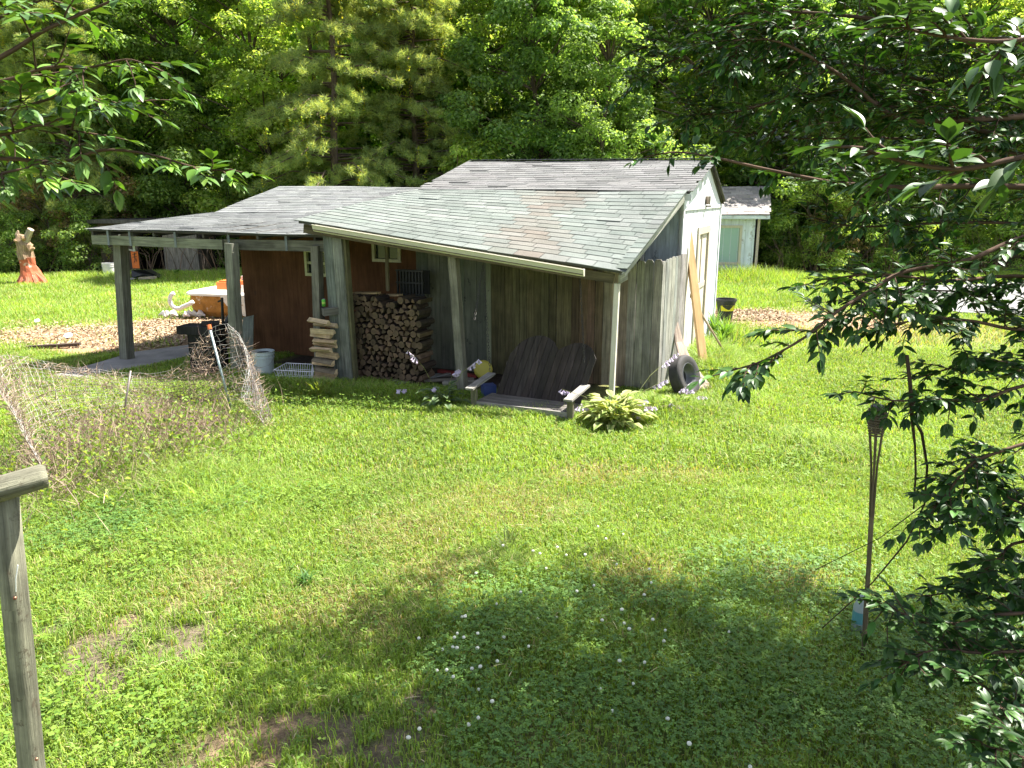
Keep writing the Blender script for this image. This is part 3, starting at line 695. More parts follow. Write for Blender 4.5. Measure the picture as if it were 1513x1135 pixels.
# hot tub shell
tb = gp(302, 470); e = empty('hot_tub', tb, 'old hot tub shell with torn amber foam sides and white rim', 'hot tub')
tc = V(tb.x + .75, tb.y + .95, 0); tw, td, th_ = 1.15, 1.05, .98
def rr(w, d, r, n=6):
    o = []
    for cx, cy, a0 in ((w - r, d - r, 0), (-w + r, d - r, 90), (-w + r, -d + r, 180), (w - r, -d + r, 270)):
        for i in range(n + 1): a = R(a0 + 90 * i / n); o.append((cx + r * math.cos(a), cy + r * math.sin(a)))
    return o
rot = Matrix.Rotation(-.25, 3, 'Z')
def ring(m, specs, col=None):
    rs = []
    for w, d, r, z in specs: rs.append([tc + rot @ V(x, y, 0) + V(0, 0, z) for x, y in rr(w, d, r)])
    for a, b in zip(rs, rs[1:]):
        n = len(a)
        for i in range(n): m.face([a[i], a[(i + 1) % n], b[(i + 1) % n], b[i]], None, col)
m = MB((.36, .17, .04))
ringspec = [(tw * .84, td * .84, .3, 0), (tw * .93, td * .93, .32, .15), (tw * .97, td * .97, .35, .4), (tw * .96, td * .96, .35, .56)]
ring(m, ringspec); m.build('foam_side', 'foam', e)
m = MB((.66, .62, .56)); ring(m, [(tw * .96, td * .96, .36, .56), (tw * 1.02, td * 1.02, .36, .58), (tw * 1.02, td * 1.02, .36, .63), (tw * .98, td * .98, .34, .66), (tw * .84, td * .84, .3, .65), (tw * .78, td * .78, .3, .45), (tw * .6, td * .6, .25, .3), (.01, .01, .005, .28)]); m.build('rim', 'plastic', e)
m = MB((.70, .64, .56))
f0 = tc + rot @ V(-.02, -td * 1.0, 0)
rx = rot @ V(1, 0, 0); ry = rot @ V(0, -1, 0)
P = [f0 + V(0, 0, .62), f0 + rx * .95 + V(0, 0, .62), f0 + rx * .9 + V(0, 0, .3), f0 + rx * .62 + V(0, 0, .4), f0 + rx * .4 + V(0, 0, .22), f0 + rx * .22 + V(0, 0, .34), f0 + rx * .08 + V(0, 0, .5)]
m.prism(P, ry * .03); m.prism([p + rx * .05 for p in (f0 + rx * .55 + V(0, 0, .35), f0 + rx * .85 + V(0, 0, .4), f0 + rx * .8 + V(0, 0, .05), f0 + rx * .6 + V(0, 0, .1))], ry * .02); m.build('torn_lining', 'cloth', e)
m = MB((.68, .66, .62)); hc = at(266, 444, tb.y - .15)
m.tube([hc + V(.35 * math.cos(a) * .55 - .05, -.05, .35 * math.sin(a) * .6) for a in [R(x) for x in range(110, 330, 20)]] + [hc + V(.28, -.1, -.08), hc + V(.38, -.1, -.02)], .055, 8); m.build('plumbing_pipe', 'plastic', e, smooth=True)
# orange box and white cover on tub
ob = tc + V(-.35, -.1, .66); m = MB((.66, .17, .04)); 
m.box(ob + V(0, 0, .10), (.5, .4, .2), rz=-.1); m.box(ob + V(.3, .1, .18), (1.0, .5, .1), rz=-.1); m.thing('orange_crate', 'plastic', 'orange plastic lid and box lying on the hot tub', 'box', ob, bevel=.02)
m = MB((.72, .72, .72)); c_ = tc + V(.75, .05, .66 + .30)
m.beam(c_ - rx * .75 + V(0, 0, -.02), c_ + rx * .5, .5, .12, col=(.72, .70, .68)); m.thing('foam_sheet', 'foam', 'white slab resting across the hot tub behind orange box', 'slab', c_)
# rags
m = MB((.62, .58, .55)); rg = gp(272, 468)
for i in range(16):
    q = rg + V(random.uniform(-.45, .5), random.uniform(-.2, .1), .03); a = random.random() * 6
    m.tube([q, q + V(.15 * math.cos(a), .1 * math.sin(a), .09), q + V(.3 * math.cos(a), .12 * math.sin(a), .02)], [.03, .07, .02], 6, jit((.62, .58, .55)), rough=.5)
m.thing('crumpled_rags', 'cloth', 'crumpled white rags on the bark chips beside the hot tub', 'rags', rg)

# firewood: wedge logs
def log_mesh(L, r, kind, cend, cside):
    m = MB(cside); n = 8 if kind == 0 else 3 + (kind == 2)
    a0 = random.random() * 6; A = []
    if kind == 0: A = [(r * math.cos(6.283 * i / 8 + a0) * random.uniform(.92, 1.08), r * math.sin(6.283 * i / 8 + a0)) for i in range(8)]
    else:
        A = [(0, 0)] + [(1.5 * r * math.cos(a0 + t), 1.5 * r * math.sin(a0 + t)) for t in (0, .5, 1.0, 1.5)]
        cx = sum(p[0] for p in A) / len(A); cy = sum(p[1] for p in A) / len(A); A = [(x - cx, y - cy) for x, y in A]
    f = [V(x, 0, z) for x, z in A]; b = [V(x, L, z) for x, z in A]
    m.face(f[::-1], [(p.x, p.z * .1) for p in f[::-1]], cend); m.face(b, None, cend)
    for i in range(len(f)):
        j = (i + 1) % len(f); m.face([f[i], f[j], b[j], b[i]], [(i * .1, 0), (i * .1 + .08, 0), (i * .1 + .08, L), (i * .1, L)], cend if (kind and i in (0, len(f) - 1)) else cside)
    return m
protos = []
for k in range(14):
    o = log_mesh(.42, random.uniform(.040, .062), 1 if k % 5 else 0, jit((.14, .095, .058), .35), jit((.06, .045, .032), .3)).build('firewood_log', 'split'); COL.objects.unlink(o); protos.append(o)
G = 'split logs stacked under the lean-to'
wA = at(521, 560, 12.85); wA.z = 0; wdir = U
nx, nz = 12, 17
for iz in range(nz):
    for ix in range(nx + (iz % 2)):
        hmax = 1.42 + .10 * math.sin(ix * .5 + .3) + (.12 if ix > 8 else 0)
        z = .05 + iz * .092
        if z > hmax: continue
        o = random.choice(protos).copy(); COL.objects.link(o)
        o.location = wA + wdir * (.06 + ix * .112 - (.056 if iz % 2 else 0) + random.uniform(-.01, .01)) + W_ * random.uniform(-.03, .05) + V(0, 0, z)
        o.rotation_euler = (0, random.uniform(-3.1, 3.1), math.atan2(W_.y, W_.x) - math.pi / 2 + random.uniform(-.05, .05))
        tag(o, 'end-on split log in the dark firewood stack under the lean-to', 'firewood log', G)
# lighter cross-piled column left of the double post
bC = gp(480, 566); k = 0
zz = .05
for i in range(13):
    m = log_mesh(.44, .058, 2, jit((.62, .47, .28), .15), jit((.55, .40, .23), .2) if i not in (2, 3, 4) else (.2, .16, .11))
    o = m.build('firewood_log', 'split'); o.location = bC + V(-.20 + (i % 3) * .03, .0 + (i % 2) * .12, zz) + V(0, 0, .03); o.rotation_euler = (random.uniform(-.05, .05), 0, -math.pi / 2 - .42 + random.uniform(-.12, .12)); zz += .083
    tag(o, 'pale split log in the narrow criss-cross column beside the double post', 'firewood log', 'pale logs in the narrow column')
m = MB((.16, .15, .13)); m.beam(bC + V(.05, -.05, zz + .10), bC + V(.36, .1, zz + .12), .16, .12); m.thing('wood_block', 'wood', 'grey wood block lying on top of the pale log column', 'block', bC + V(.2, 0, zz))
# beer can: green
cp_ = at(479, 458, bC.y + .02); cp_.z = zz + .185; e = empty('drink_can', cp_, 'green aluminium drink can on top of the pale log column', 'can'); m = MB((.10, .38, .05))
m.lathe(cp_, [(.022, 0), (.033, .012), (.033, .112), (.027, .122)], 16); m.lathe(cp_, [(.0335, .045), (.0335, .075)], 16, col=(.35, .5, .12)); m.build('body', 'metal', e, smooth=True)
m = MB((.5, .5, .5)); m.lathe(cp_, [(.027, .122), (.025, .118), (.001, .117)], 16); m.build('lid', 'metal', e)
# boards on top of the stack
for i, (x0, x1, y, c, d) in enumerate(((523, 560, 433, (.34, .25, .13), 0), (527, 572, 439, (.3, .22, .12), .1), (524, 556, 446, (.42, .33, .17), 0), (558, 592, 436, (.36, .27, .15), .15), (530, 552, 453, (.3, .23, .13), .05))):
    a = at(x0, y, 13.1 + d); b = at(x1, y, 12.85 + d); m = MB(c); m.beam(a, b, .12, .03); m.thing('plank_offcut', 'newwood', f"{['topmost long', 'second', 'pale yellow short', 'right-hand', 'lowest short'][i]} plank lying on the firewood stack", 'plank', a)
# dark crate above
cr = at(606, 418, 13.35); e = empty('black_crate', cr - V(0, 0, .22), 'black plastic slatted crate on top of the firewood stack', 'crate'); m = MB((.010, .011, .012))
for i in range(9): m.box(cr + U * (-.25 + i * .062), (.03, .03, .42), rz=-.4)
for z in (-.21, 0, .21): m.box(cr + V(0, 0, z), (.56, .04, .03), rz=-.4)
m.box(cr + W_ * .2, (.56, .02, .42), rz=-.4, col=(.01, .01, .01)); m.build('shell', 'plastic', e)
# pole in front of the window
m = MB((.2, .17, .1)); a = at(573, 430, 13.3); m.beam(a, at(571, 356, 13.3), .05, .04, up=W_); m.thing('stake', 'wood', 'thin upright stake in front of the lean-to window', 'stake', a)
# junk pile in lean-to
J = [((585, 575, 12.3), (650, 553, 12.9), .12, .02, (.34, .36, .37), 'pale grey aluminium strip lying on the scrap pile', 'metal_strip'),
     ((580, 568, 12.5), (700, 560, 12.6), .10, .04, (.20, .17, .14), 'long weathered board at the bottom of the scrap pile', 'scrap_board'),
     ((600, 565, 12.8), (690, 552, 12.9), .16, .03, (.14, .12, .11), 'dark board across the back of the scrap pile', 'scrap_board'),
     ((648, 548, 13.0), (705, 556, 12.6), .08, .05, (.28, .05, .045), 'dull red painted board in the scrap pile', 'scrap_board'),
     ((655, 566, 12.4), (712, 568, 12.3), .14, .06, (.36, .33, .28), 'short pale block-like board at right of the scrap pile', 'scrap_board'),
     ((618, 516, 13.3), (638, 556, 13.0), .09, .025, (.34, .24, .16), 'short brown board leaning against painted wall', 'scrap_board'),
     ((630, 560, 12.7), (700, 543, 13.0), .07, .02, (.3, .3, .3), 'thin grey strip on top of the scrap pile', 'metal_strip')]
for a, b, w, h_, c, lab, nm in J:
    a, b = at(*a), at(*b); a.z = max(a.z, .05); b.z = max(b.z, .08); m = MB(c); m.beam(a, b, w, h_); m.thing(nm, 'wood' if nm != 'metal_strip' else 'metal', lab, nm.split('_')[1] if 'board' in nm else 'strip', a)
yc = at(714, 546, 12.6); m = MB((.42, .36, .05)); rm = Matrix.Rotation(R(75), 3, 'X'); m.lathe(yc, [(.001, .06), (.11, .06), (.15, .05), (.16, .02), (.16, -.02), (.1, -.04), (.001, -.04)], 24, M_=rm)
m.thing('yellow_disc', 'plastic', 'round yellow lid leaning behind the swing armrest', 'lid', yc + V(0, 0, -.16), smooth=True)
m = MB((.03, .05, .16)); m.box(at(722, 578, 11.7), (.2, .2, .22), rz=.3); m.thing('blue_tub', 'plastic', 'dark blue container tucked behind the swing seat', 'tub', at(722, 590, 11.7))

# swing bench
Lf = V(-.54, 10.98, .11); Rf = V(.80, 10.36, .11); bu = (Rf - Lf).normalized(); bv = V(-bu.y, bu.x, 0).normalized()
e = empty('porch_swing', V(Lf.x + .6, Lf.y, 0), 'weathered wooden porch swing with tall scalloped back resting in grass', 'porch swing')
Lw = (Rf - Lf).length; SW = (.16, .145, .13)
m = MB(SW)
for i in range(6): m.beam(Lf + bv * (.05 + i * .09), Rf + bv * (.05 + i * .09), .08, .022, col=jit(SW, .15))
m.build('seat', 'wood', e)
m = MB((.29, .27, .245)); m.beam(Lf + V(0, 0, -.05), Rf + V(0, 0, -.05), .035, .12); m.beam(Lf + V(0, 0, -.05), Lf + bv * .55 + V(0, 0, -.05), .035, .1); m.beam(Rf + V(0, 0, -.05), Rf + bv * .55 + V(0, 0, -.05), .035, .1); m.build('seat_frame', 'wood', e)
m = MB(); nb = 13; back = bv * .34 + V(0, 0, 1.0); back.normalize(); lean = bu * .22
for i in range(nb):
    t = (i + .5) / nb; base = lerp(Lf, Rf, .06 + t * .94) + bv * .50
    def top(t): return .52 + .42 * max(0, 1 - ((t - .29) / .30) ** 2) ** .5 if t < .56 else .52 + .36 * max(0, 1 - ((t - .76) / .26) ** 2) ** .5
    w = Lw * .94 / nb; tv = (back + lean).normalized(); bs = bu * w / 2 * .94
    tl, tr_ = top((i + .04) / nb) * 1.06, top((i + .96) / nb) * 1.06
    P = [base - bs, base + bs, base + bs + tv * tr_, base - bs + tv * tl]; m_ = len(m.uv); m.prism(P, bv * .02, jit((.05, .04, .036), .2))
    o = random.random() * 30
    for q in range(m_, len(m.uv)): 
        pp = Vector(m.v[q]) - base; m.uv[q] = (pp.dot(bu) + o, pp.z + o)
m.build('backrest', 'wood', e)
m = MB((.16, .14, .12)); 
for z in (.14, .5): m.beam(lerp(Lf, Rf, .05) + bv * .54 + tv * z, lerp(Lf, Rf, .98) + bv * .54 + tv * z, .06, .03, up=bv)
m.build('back_rail', 'wood', e)
for s_, P0 in ((-1, Lf), (1, Rf)):
    m = MB((.28, .265, .235)); a = P0 + bu * s_ * .04 + V(0, 0, .22) - bv * .14; b = P0 + bu * s_ * .04 + bv * .62 + V(0, 0, .30 if s_ < 0 else .27); m.beam(a, b, .13, .03); m.build('armrest', 'wood', e)
    m = MB((.17, .16, .10)); m.beam(P0 + bu * s_ * .03 + V(0, 0, -.06), P0 + bu * s_ * .03 + V(0, 0, .20), .09, .05, up=bv); m.build('arm_support', 'wood', e)
def chain(p, q, parent):
    m = MB((.06, .055, .05)); n = int((q - p).length / .045); d = (q - p).normalized(); x = d.cross(V(0, 1, 0)).normalized(); y = d.cross(x)
    for i in range(n):
        c = lerp(p, q, (i + .5) / n); s = x if i % 2 else y
        m.tube([c + d * .028 * math.cos(a) + s * .013 * math.sin(a) for a in [2 * math.pi * k / 8 for k in range(8)]], .0045, 4, closed=True)
    return m.build('chain', 'rust', parent)
ct = at(714, 388, 12.0); chain(ct, Lf + bv * .55 + V(-.03, 0, .35), e); chain(ct, Lf + bv * .0 + V(-.02, .25, 1.2), e)
ct = at(857, 408, 11.5); chain(ct, Rf + bv * .58 + V(.02, 0, .62), e)

# tyre against fence corner
tcn = gp(1014, 586) + V(-.02, .1, .31); e = empty('tyre', V(tcn.x, tcn.y, 0), 'worn black car tyre on rim leaning at fence corner', 'tyre')
ax = V(.70, -.62, .30).normalized(); rm = ax.to_track_quat('Z', 'Y').to_matrix(); m = MB((.05, .047, .045))
pr = [(.20, .085), (.235, .10), (.29, .105), (.32, .095), (.335, .07)] + [(.338 - .008 * (k % 2), .06 - .12 * k / 8) for k in range(9)] + [(.335, -.07), (.32, -.095), (.29, -.105), (.235, -.10), (.2, -.085)]
m.lathe(tcn, pr, 40, M_=rm); m.build('tread', 'rubber', e, smooth=True)
m = MB((.12, .12, .125)); m.lathe(tcn, [(.205, .09), (.195, .095), (.185, .06), (.17, .05), (.165, -.04), (.12, -.05)], 32, M_=rm); m.lathe(tcn, [(.12, -.05), (.001, -.055)], 32, M_=rm, col=(.03, .03, .03)); m.build('rim', 'metal', e, smooth=True)
# curved weathered board behind the tyre
m = MB((.38, .30, .24)); pts = [at(998, 476, 12.75), at(1004, 505, 12.6), at(1012, 528, 12.4), at(1026, 552, 12.15), at(1042, 574, 11.95)]; w = .12
for i in range(4):
    a, b = pts[i], pts[i + 1]; s = V(.8, .3, 0).normalized() * (.05 + .025 * i); s2 = V(.8, .3, 0).normalized() * (.05 + .025 * (i + 1)); t_ = V(-.02, .04, .02)
    m.hexa([a - s, a + s, a + s + t_, a - s + t_, b - s2, b + s2, b + s2 + t_, b - s2 + t_], col=(.38, .30, .24), uo=3)
m.thing('warped_board', 'wood', 'warped brown board leaning behind the tyre', 'board', gp(1042, 574))
# new plank on the gable wall
a = gp(1041, 552); b = at(1015, 344, Nn.y + .95); b2 = Nn + W_ * 1.0 + V(0, 0, b.z) + U * .05; m = MB((.56, .36, .17)); m.beam(a, at(1016, 343, b2.y), .14, .075, up=(.3, -1, 0)); m.thing('new_plank', 'newwood', 'fresh yellow-brown plank leaning on the white gable wall', 'plank', a)
a = gp(1080, 536); m = MB((.36, .27, .17)); m.tube([a, at(1017, 432, 14.4)], .02, 8); m.thing('tool_handle', 'wood', 'thin brown pole leaning across the white gable wall', 'pole', a)
m = MB((.40, .38, .33)); a = gp(995, 565) + V(0, .1, 0); m.beam(a, a + V(.02, .05, .75), .03, .03); m.thing('stake', 'wood', 'short thin stick leaning in the grass beside the tyre', 'stick', a)
# black bucket with yellow label
bc = gp(1070, 487) ; e = empty('nursery_bucket', bc, 'black flared bucket with a yellow label beside the white shed', 'bucket'); m = MB((.03, .03, .032))
m.lathe(bc, [(.13, 0), (.15, .25), (.19, .50), (.23, .68), (.25, .69), (.25, .74), (.22, .74), (.15, .1)], 24); m.build('pail', 'plastic', e)
m = MB((.70, .62, .02)); a0, a1 = R(225), R(315); r0, r1 = .2, .215
m.face([bc + V((r0 + .012) * math.cos(a0 + (a1 - a0) * t), (r0 + .012) * math.sin(a0 + (a1 - a0) * t), .47) for t in (0, .25, .5, .75, 1)] + [bc + V((r1 + .02) * math.cos(a0 + (a1 - a0) * t), (r1 + .02) * math.sin(a0 + (a1 - a0) * t), .60) for t in (1, .75, .5, .25, 0)]); m.build('label', 'plastic', e)
# white pails at the wood edge
bb = gp(162, 407); bucket(bb, .24, .5, (.68, .66, .62), 'white bucket at the wood edge behind the carport post', cat='bucket')
# debris heap
dh = gp(205, 413); e = empty('debris_heap', dh, 'heap of black plastic and scraps on the far grass', 'debris'); m = MB((.012, .012, .012))
P = [dh + V(*p) for p in ((-.25, 0, .35), (.3, -.1, .38), (.75, .0, .12), (.9, .1, .02), (.3, -.3, .2), (-.1, -.3, .1))]; m.prism(P, (0, .6, -.05)); m.build('plastic_sheet', 'plastic', e)
m = MB((.5, .42, .3)); m.beam(dh + V(.2, -.35, .08), dh + V(.8, -.3, .1), .25, .08); m.beam(dh + V(-.7, -.3, .05), dh + V(0, -.3, .06), .3, .05, col=(.42, .4, .4)); m.beam(dh + V(-.6, .2, .08), dh + V(.1, .3, .3), .15, .08, col=(.25, .15, .1)); m.build('scrap', 'wood', e)
# flat litter
for px, py, s, lab in ((101, 499, .09, 'round white plastic lid on the bark by the lawn'), (55, 477, .07, 'small white scrap lying in the far left grass')):
    c = gp(px, py) + V(0, 0, .05); m = MB((.75, .74, .74)); m.lathe(c, [(.001, .02), (s * .8, .02), (s, .01), (s, -.01)], 14, M_=Matrix.Rotation(.5, 3, 'X')); m.thing('plastic_lid', 'plastic', lab, 'lid', c)
c = gp(78, 514); m = MB((.09, .065, .05)); m.beam(c + V(-.5, -.1, .03), c + V(.5, .15, .05), .12, .06); m.thing('rotten_board', 'wood', 'dark rotten board flat on the lawn left of the carport', 'board', c)
# painted stump
sb = gp(45, 417); e = empty('tree_stump', sb, 'tall broken stump painted orange-red standing on the far lawn', 'stump'); m = MB((.30, .23, .17))
pts = [sb + V(*p) for p in ((.0, 0, .85), (-.04, 0, 1.1), (-.05, .02, 1.35), (-.08, 0, 1.55), (-.02, 0, 1.72))]
m.tube(pts, [.25, .24, .27, .21, .12], 13, rough=.4, col=(.36, .25, .16)); m.tube([sb + V(0, -.05, 1.35), sb + V(.17, -.05, 1.65), sb + V(.36, -.08, 1.93)], [.14, .12, .115], 10, rough=.2, col=(.50, .42, .31))
m.tube([sb + V(-.1, 0, 1.4), sb + V(-.22, 0, 1.75), sb + V(-.17, 0, 1.88)], [.16, .09, .03], 7, rough=.5, col=(.38, .28, .19))
for k in range(5): a = k * 1.3; m.tube([sb + V(.2 * math.cos(a), .2 * math.sin(a), 1.2 + .1 * k), sb + V(.33 * math.cos(a), .33 * math.sin(a), 1.25 + .1 * k)], [.10, .04], 6, rough=.4, col=(.42, .28, .16))
m.build('trunk', 'bark', e)
m = MB((.42, .12, .06)); m.tube([sb + V(*p) for p in ((.16, -.02, -.1), (.12, -.02, .1), (.05, 0, .35), (.01, 0, .6), (.0, 0, .9))], [.52, .40, .31, .275, .25], 15, rough=.3, col=(.42, .12, .06))
for k in range(5): a = -2.6 + k * .55; m.tube([sb + V(.05 + .2 * math.cos(a), .2 * math.sin(a), .35), sb + V(.15 + .42 * math.cos(a), .42 * math.sin(a), .08), sb + V(.15 + .6 * math.cos(a), .6 * math.sin(a), -.08)], [.10, .10, .05], 7, rough=.3, col=(.45, .14, .08))
m.build('painted_base', 'stain', e)

# round-post arbor frame, near left
pt = at(15, 735, 1.95); e = empty('log_post', V(pt.x + .07, pt.y, 0), 'round grey-green wooden post with a short log rail nailed across its top', 'post'); m = MB((.24, .235, .165))
top = at(7, 728, 1.97); q_ = at(47, 1135, 1.97); bot = lerp(top, q_, top.z / (top.z - q_.z))
m.tube([bot, lerp(bot, top, .3), lerp(bot, top, .6), lerp(bot, top, .85), top], [.040, .038, .036, .034, .033], 20, rough=.08); m.build('post', 'logwood', e, smooth=True)
m = MB((.27, .26, .185)); m.tube([at(-260, 785, 1.8), at(-60, 740, 1.9), at(0, 722, 1.94), at(64, 704, 1.98), at(69, 703, 1.985)], [.036, .036, .035, .034, .029], 20, rough=.08); m.build('rail', 'logwood', e, smooth=True)
for px, py in ((18, 718), (22, 884), (54, 1122)):
    q = at(px, py, 1.932); m = MB((.16, .07, .04)); d_ = (q - V(0, 0, CAMZ)).normalized(); m.lathe(q, [(.001, .002), (.005, .0), (.005, -.02)], 10, M_=d_.to_track_quat('-Z', 'Y').to_matrix()); m.build('screw_head', 'metal', e)
m = MB((.7, .7, .7)); q = at(24, 840, 1.885); m.tube([q + V(.006, 0, .01), q + V(-.003, -.005, -.03), q + V(-.012, -.0, -.07)], .0016, 6); m.build('wire_tie', 'plastic', e)

# tiki torch
b = gp(1277, 968); t = at(1296, 606, b.y + .1); e = empty('tiki_torch', b, 'bamboo garden torch with woven head standing under branches', 'garden torch'); m = MB((.19, .15, .09))
nk = lerp(b, t, .58)
pts = [lerp(b - V(0, 0, .1), nk, i / 8) for i in range(9)]; m.tube(pts, [.017, .0165, .016, .0175, .016, .0155, .015, .0165, .015], 10); m.build('pole', 'wood', e)
ax = (t - b).normalized()
for k in range(6):
    a = 6.283 * k / 6; o = V(math.cos(a), math.sin(a), 0); m = MB((.17, .13, .08)); m.tube([nk + o * .012, nk + ax * .35 + o * .02, t + o * .058 + V(0, 0, .0)], .0065, 6); m.build('strip', 'wood', e)
m = MB((.15, .12, .08))
for i in range(9):
    c = t - ax * (.02 + i * .018); r_ = .062 - i * .0026; m.tube([c + V(r_ * math.cos(a), r_ * math.sin(a), 0) for a in [6.283 * j / 16 for j in range(16)]], .007, 5, closed=True)
m.build('woven_head', 'wood', e)
m = MB((.06, .06, .06)); m.lathe(t - ax * .06, [(.001, 0), (.045, 0), (.045, .09), (.02, .1), (.001, .1)], 14); m.build('fuel_can', 'metal', e)
bt = b + V(.0, .12, 0); e = empty('bottle', bt, 'small clear plastic bottle with blue label behind torch pole', 'bottle')
q = at(1271, 905, b.y + .3); m = MB((.28, .33, .32)); m.lathe(V(q.x, q.y, .0) , [(.045, .0), (.05, .03), (.05, .2), (.03, .26), (.02, .3), (.001, .3)], 14); m.build('body', 'plastic', e, smooth=True)
m = MB((.08, .24, .25)); m.lathe(V(q.x, q.y, .0), [(.051, .08), (.051, .17)], 14); m.build('label', 'plastic', e)
# garden stake wires hanging near torch (bare stems)
m = MB((.10, .07, .05)); m.tube([at(1340, 525, 3.4), at(1345, 570, 3.4), at(1347, 612, 3.4), at(1352, 660, 3.42), at(1353, 700, 3.45), at(1350, 752, 3.5)], [.008, .009, .009, .005, .005, .004], 6)
m.tube([at(1347, 612, 3.4), at(1362, 640, 3.42), at(1370, 690, 3.45), at(1366, 745, 3.5), at(1340, 800, 3.55), at(1290, 860, 3.65), at(1215, 928, 3.8)], [.008, .007, .006, .005, .005, .004, .003], 6)
m.tube([at(1366, 745, 3.5), at(1300, 795, 3.5), at(1205, 842, 3.6)], [.003, .002, .002], 5)
TWIGS = m
# ---------- vegetation ----------
def tufted_clump(N, c, rad, leaf, pal_, wl=.62, flat=.5, droopy=.25):
    """N leaves on and inside a flattened blob at c"""
    d = rnd_dir(N); r = rng.uniform(.35, 1.0, (N, 1)) ** .6; p = c + d * r * rad
    n = unit(d * .6 + rnd_dir(N) * .6 + np.array([0, 0, .75])); t = unit(np.cross(n, rnd_dir(N))); t[:, 2] -= droopy
    L = rng.uniform(.7, 1.3, N) * leaf
    return leaf_arrays(p, t, n, L, L * wl, pal_, 'quad', .12, .1)
BARK = (.13, .10, .075)
def tree_proto(name, H, Rr, ncl, nlf, leaf, cols, seed, low=.12, wts=None, trunk=.16, clr=.85, col_v=.25):
    global rng
    sv = rng; rng = np.random.default_rng(seed); random.seed(seed)
    e = empty(name, V(0, 0, 0), 'x', 'tree')
    m = MB(BARK); k = 9; tp = [V(.25 * math.sin(i * .9 + seed), .2 * math.cos(i * 1.3 + seed), H * .9 * i / k - .1) for i in range(k + 1)]
    m.tube(tp, [trunk * (1 - .85 * i / k) * (1.35 if i == 0 else 1) for i in range(k + 1)], 8, rough=.15, col=jit(BARK))
    parts = []; z0 = H * low
    for i in range(ncl):
        h = rng.random() ** .85; z = z0 + (H - z0) * h; a = rng.uniform(0, 6.283)
        prof = (math.sin(math.pi * min(1, (h * .82 + .16))) ** .7)
        rr_ = Rr * prof * (rng.uniform(.45, 1.08) if rng.random() < .8 else rng.uniform(.1, .5)) * (1 + .2 * math.sin(a * 3 + seed + z))
        c = np.array([rr_ * math.cos(a), rr_ * math.sin(a), z]); s = clr * rng.uniform(.6, 1.25) * (1 - .3 * h)
        rad = np.array([s, s, s * .55]); n_ = int(nlf * (s / clr) ** 1.3)
        base = pal(n_, cols, wts, col_v) * rng.uniform(.82, 1.2)
        parts.append(tufted_clump(n_, c, rad, leaf, base))
        if i % 3 == 0:
            f = min(k - 1, max(1, int((z - .8) / (H * .9) * k))); q = tp[f]; cc = Vector(c)
            m.tube([q, lerp(q, cc, .5) + V(0, 0, .15), cc], [trunk * .3, trunk * .2, .02], 5)
    m.build('trunk', 'bark', e)
    v, t, qd, c = join(parts); arr_mesh('crown', v, t, c, 'leaf', e, quads=qd); rng = sv
    return e
def pine_proto(name, H, Rr, nb, seed, cols, vines=True):
    global rng
    sv = rng; rng = np.random.default_rng(seed); random.seed(seed)
    e = empty(name, V(0, 0, 0), 'x', 'tree'); m = MB((.15, .11, .08))
    m.tube([V(.1 * math.sin(i), .1 * math.cos(i * 2), H * i / 8 - .1) for i in range(9)], [.2 * (1 - .1 * i) for i in range(9)], 8, rough=.1)
    P, Dn, Cn = [], [], []; vp = []
    for i in range(nb):
        z = H * (.08 + .9 * rng.random()); a = rng.uniform(0, 6.283); L = Rr * (1 - .55 * z / H) * rng.uniform(.6, 1.1)
        d = np.array([math.cos(a), math.sin(a), 0.]); p0 = np.array([0, 0, z]); tone = rng.uniform(.75, 1.25)
        end = p0 + d * L + [0, 0, -.25 * L + .2]
        m.tube([Vector(p0), Vector(p0 + d * L * .5 + [0, 0, .1]), Vector(end)], [.045, .03, .012], 4)
        nt = 11
        for j in range(nt):
            f = .35 + .65 * j / nt; b = p0 + d * L * f + np.array([0, 0, -.25 * L * f * f + .2 * f]); sd = np.array([-d[1], d[0], 0]) * rng.uniform(-.7, .7) * (1.1 - f * .5)
            c = b + sd + [0, 0, rng.uniform(-.15, .1)]; n_ = 110
            dd = unit(rnd_dir(n_) + (d * .7 + [0, 0, .35])); P.append(c + rnd_dir(n_) * .12); Dn.append(dd); Cn.append(pal(n_, cols, None, .2) * tone)
        if vines and rng.random() < .7:
            f = rng.uniform(.5, 1); b = p0 + d * L * f; n_ = int(rng.uniform(20, 60))
            tt = np.linspace(0, 1, n_)[:, None]; c = b + np.array([0, 0, -1]) * tt * rng.uniform(.5, 1.5) + rnd_dir(n_) * .06; vp.append((c, n_))
    P = np.concatenate(P); Dn = np.concatenate(Dn); Cn = np.concatenate(Cn); N = len(P)
    m.build('trunk', 'bark', e)
    L = rng.uniform(.16, .27, N); n = rnd_dir(N); s = unit(np.cross(Dn, n)) * .011
    v = np.stack([P - s, P + s, P + Dn * L[:, None]], 1).reshape(-1, 3)
    arr_mesh('crown', v, np.arange(3 * N).reshape(-1, 3), np.repeat(Cn, 3, 0), 'needle', e)
    if vp:
        C_ = np.concatenate([a for a, _ in vp]); N = len(C_); d = rnd_dir(N); d[:, 2] -= .5
        v, t, q_, cc = leaf_arrays(C_, d, rnd_dir(N), rng.uniform(.05, .1, N), rng.uniform(.04, .07, N), pal(N, [(.38, .38, .05), (.48, .42, .06), (.22, .3, .04)]), 'quad')
        arr_mesh('hanging_vine', v, t, cc, 'leaf', e, quads=q_)
    rng = sv; return e
GA = [(.16, .255, .065), (.205, .31, .08), (.27, .36, .10), (.11, .185, .05)]      # mid green
GB = [(.24, .345, .07), (.29, .385, .09), (.175, .27, .06), (.35, .41, .11)]          # yellow green
GC = [(.15, .25, .07), (.19, .30, .085), (.25, .36, .12), (.105, .19, .06)]         # cool green
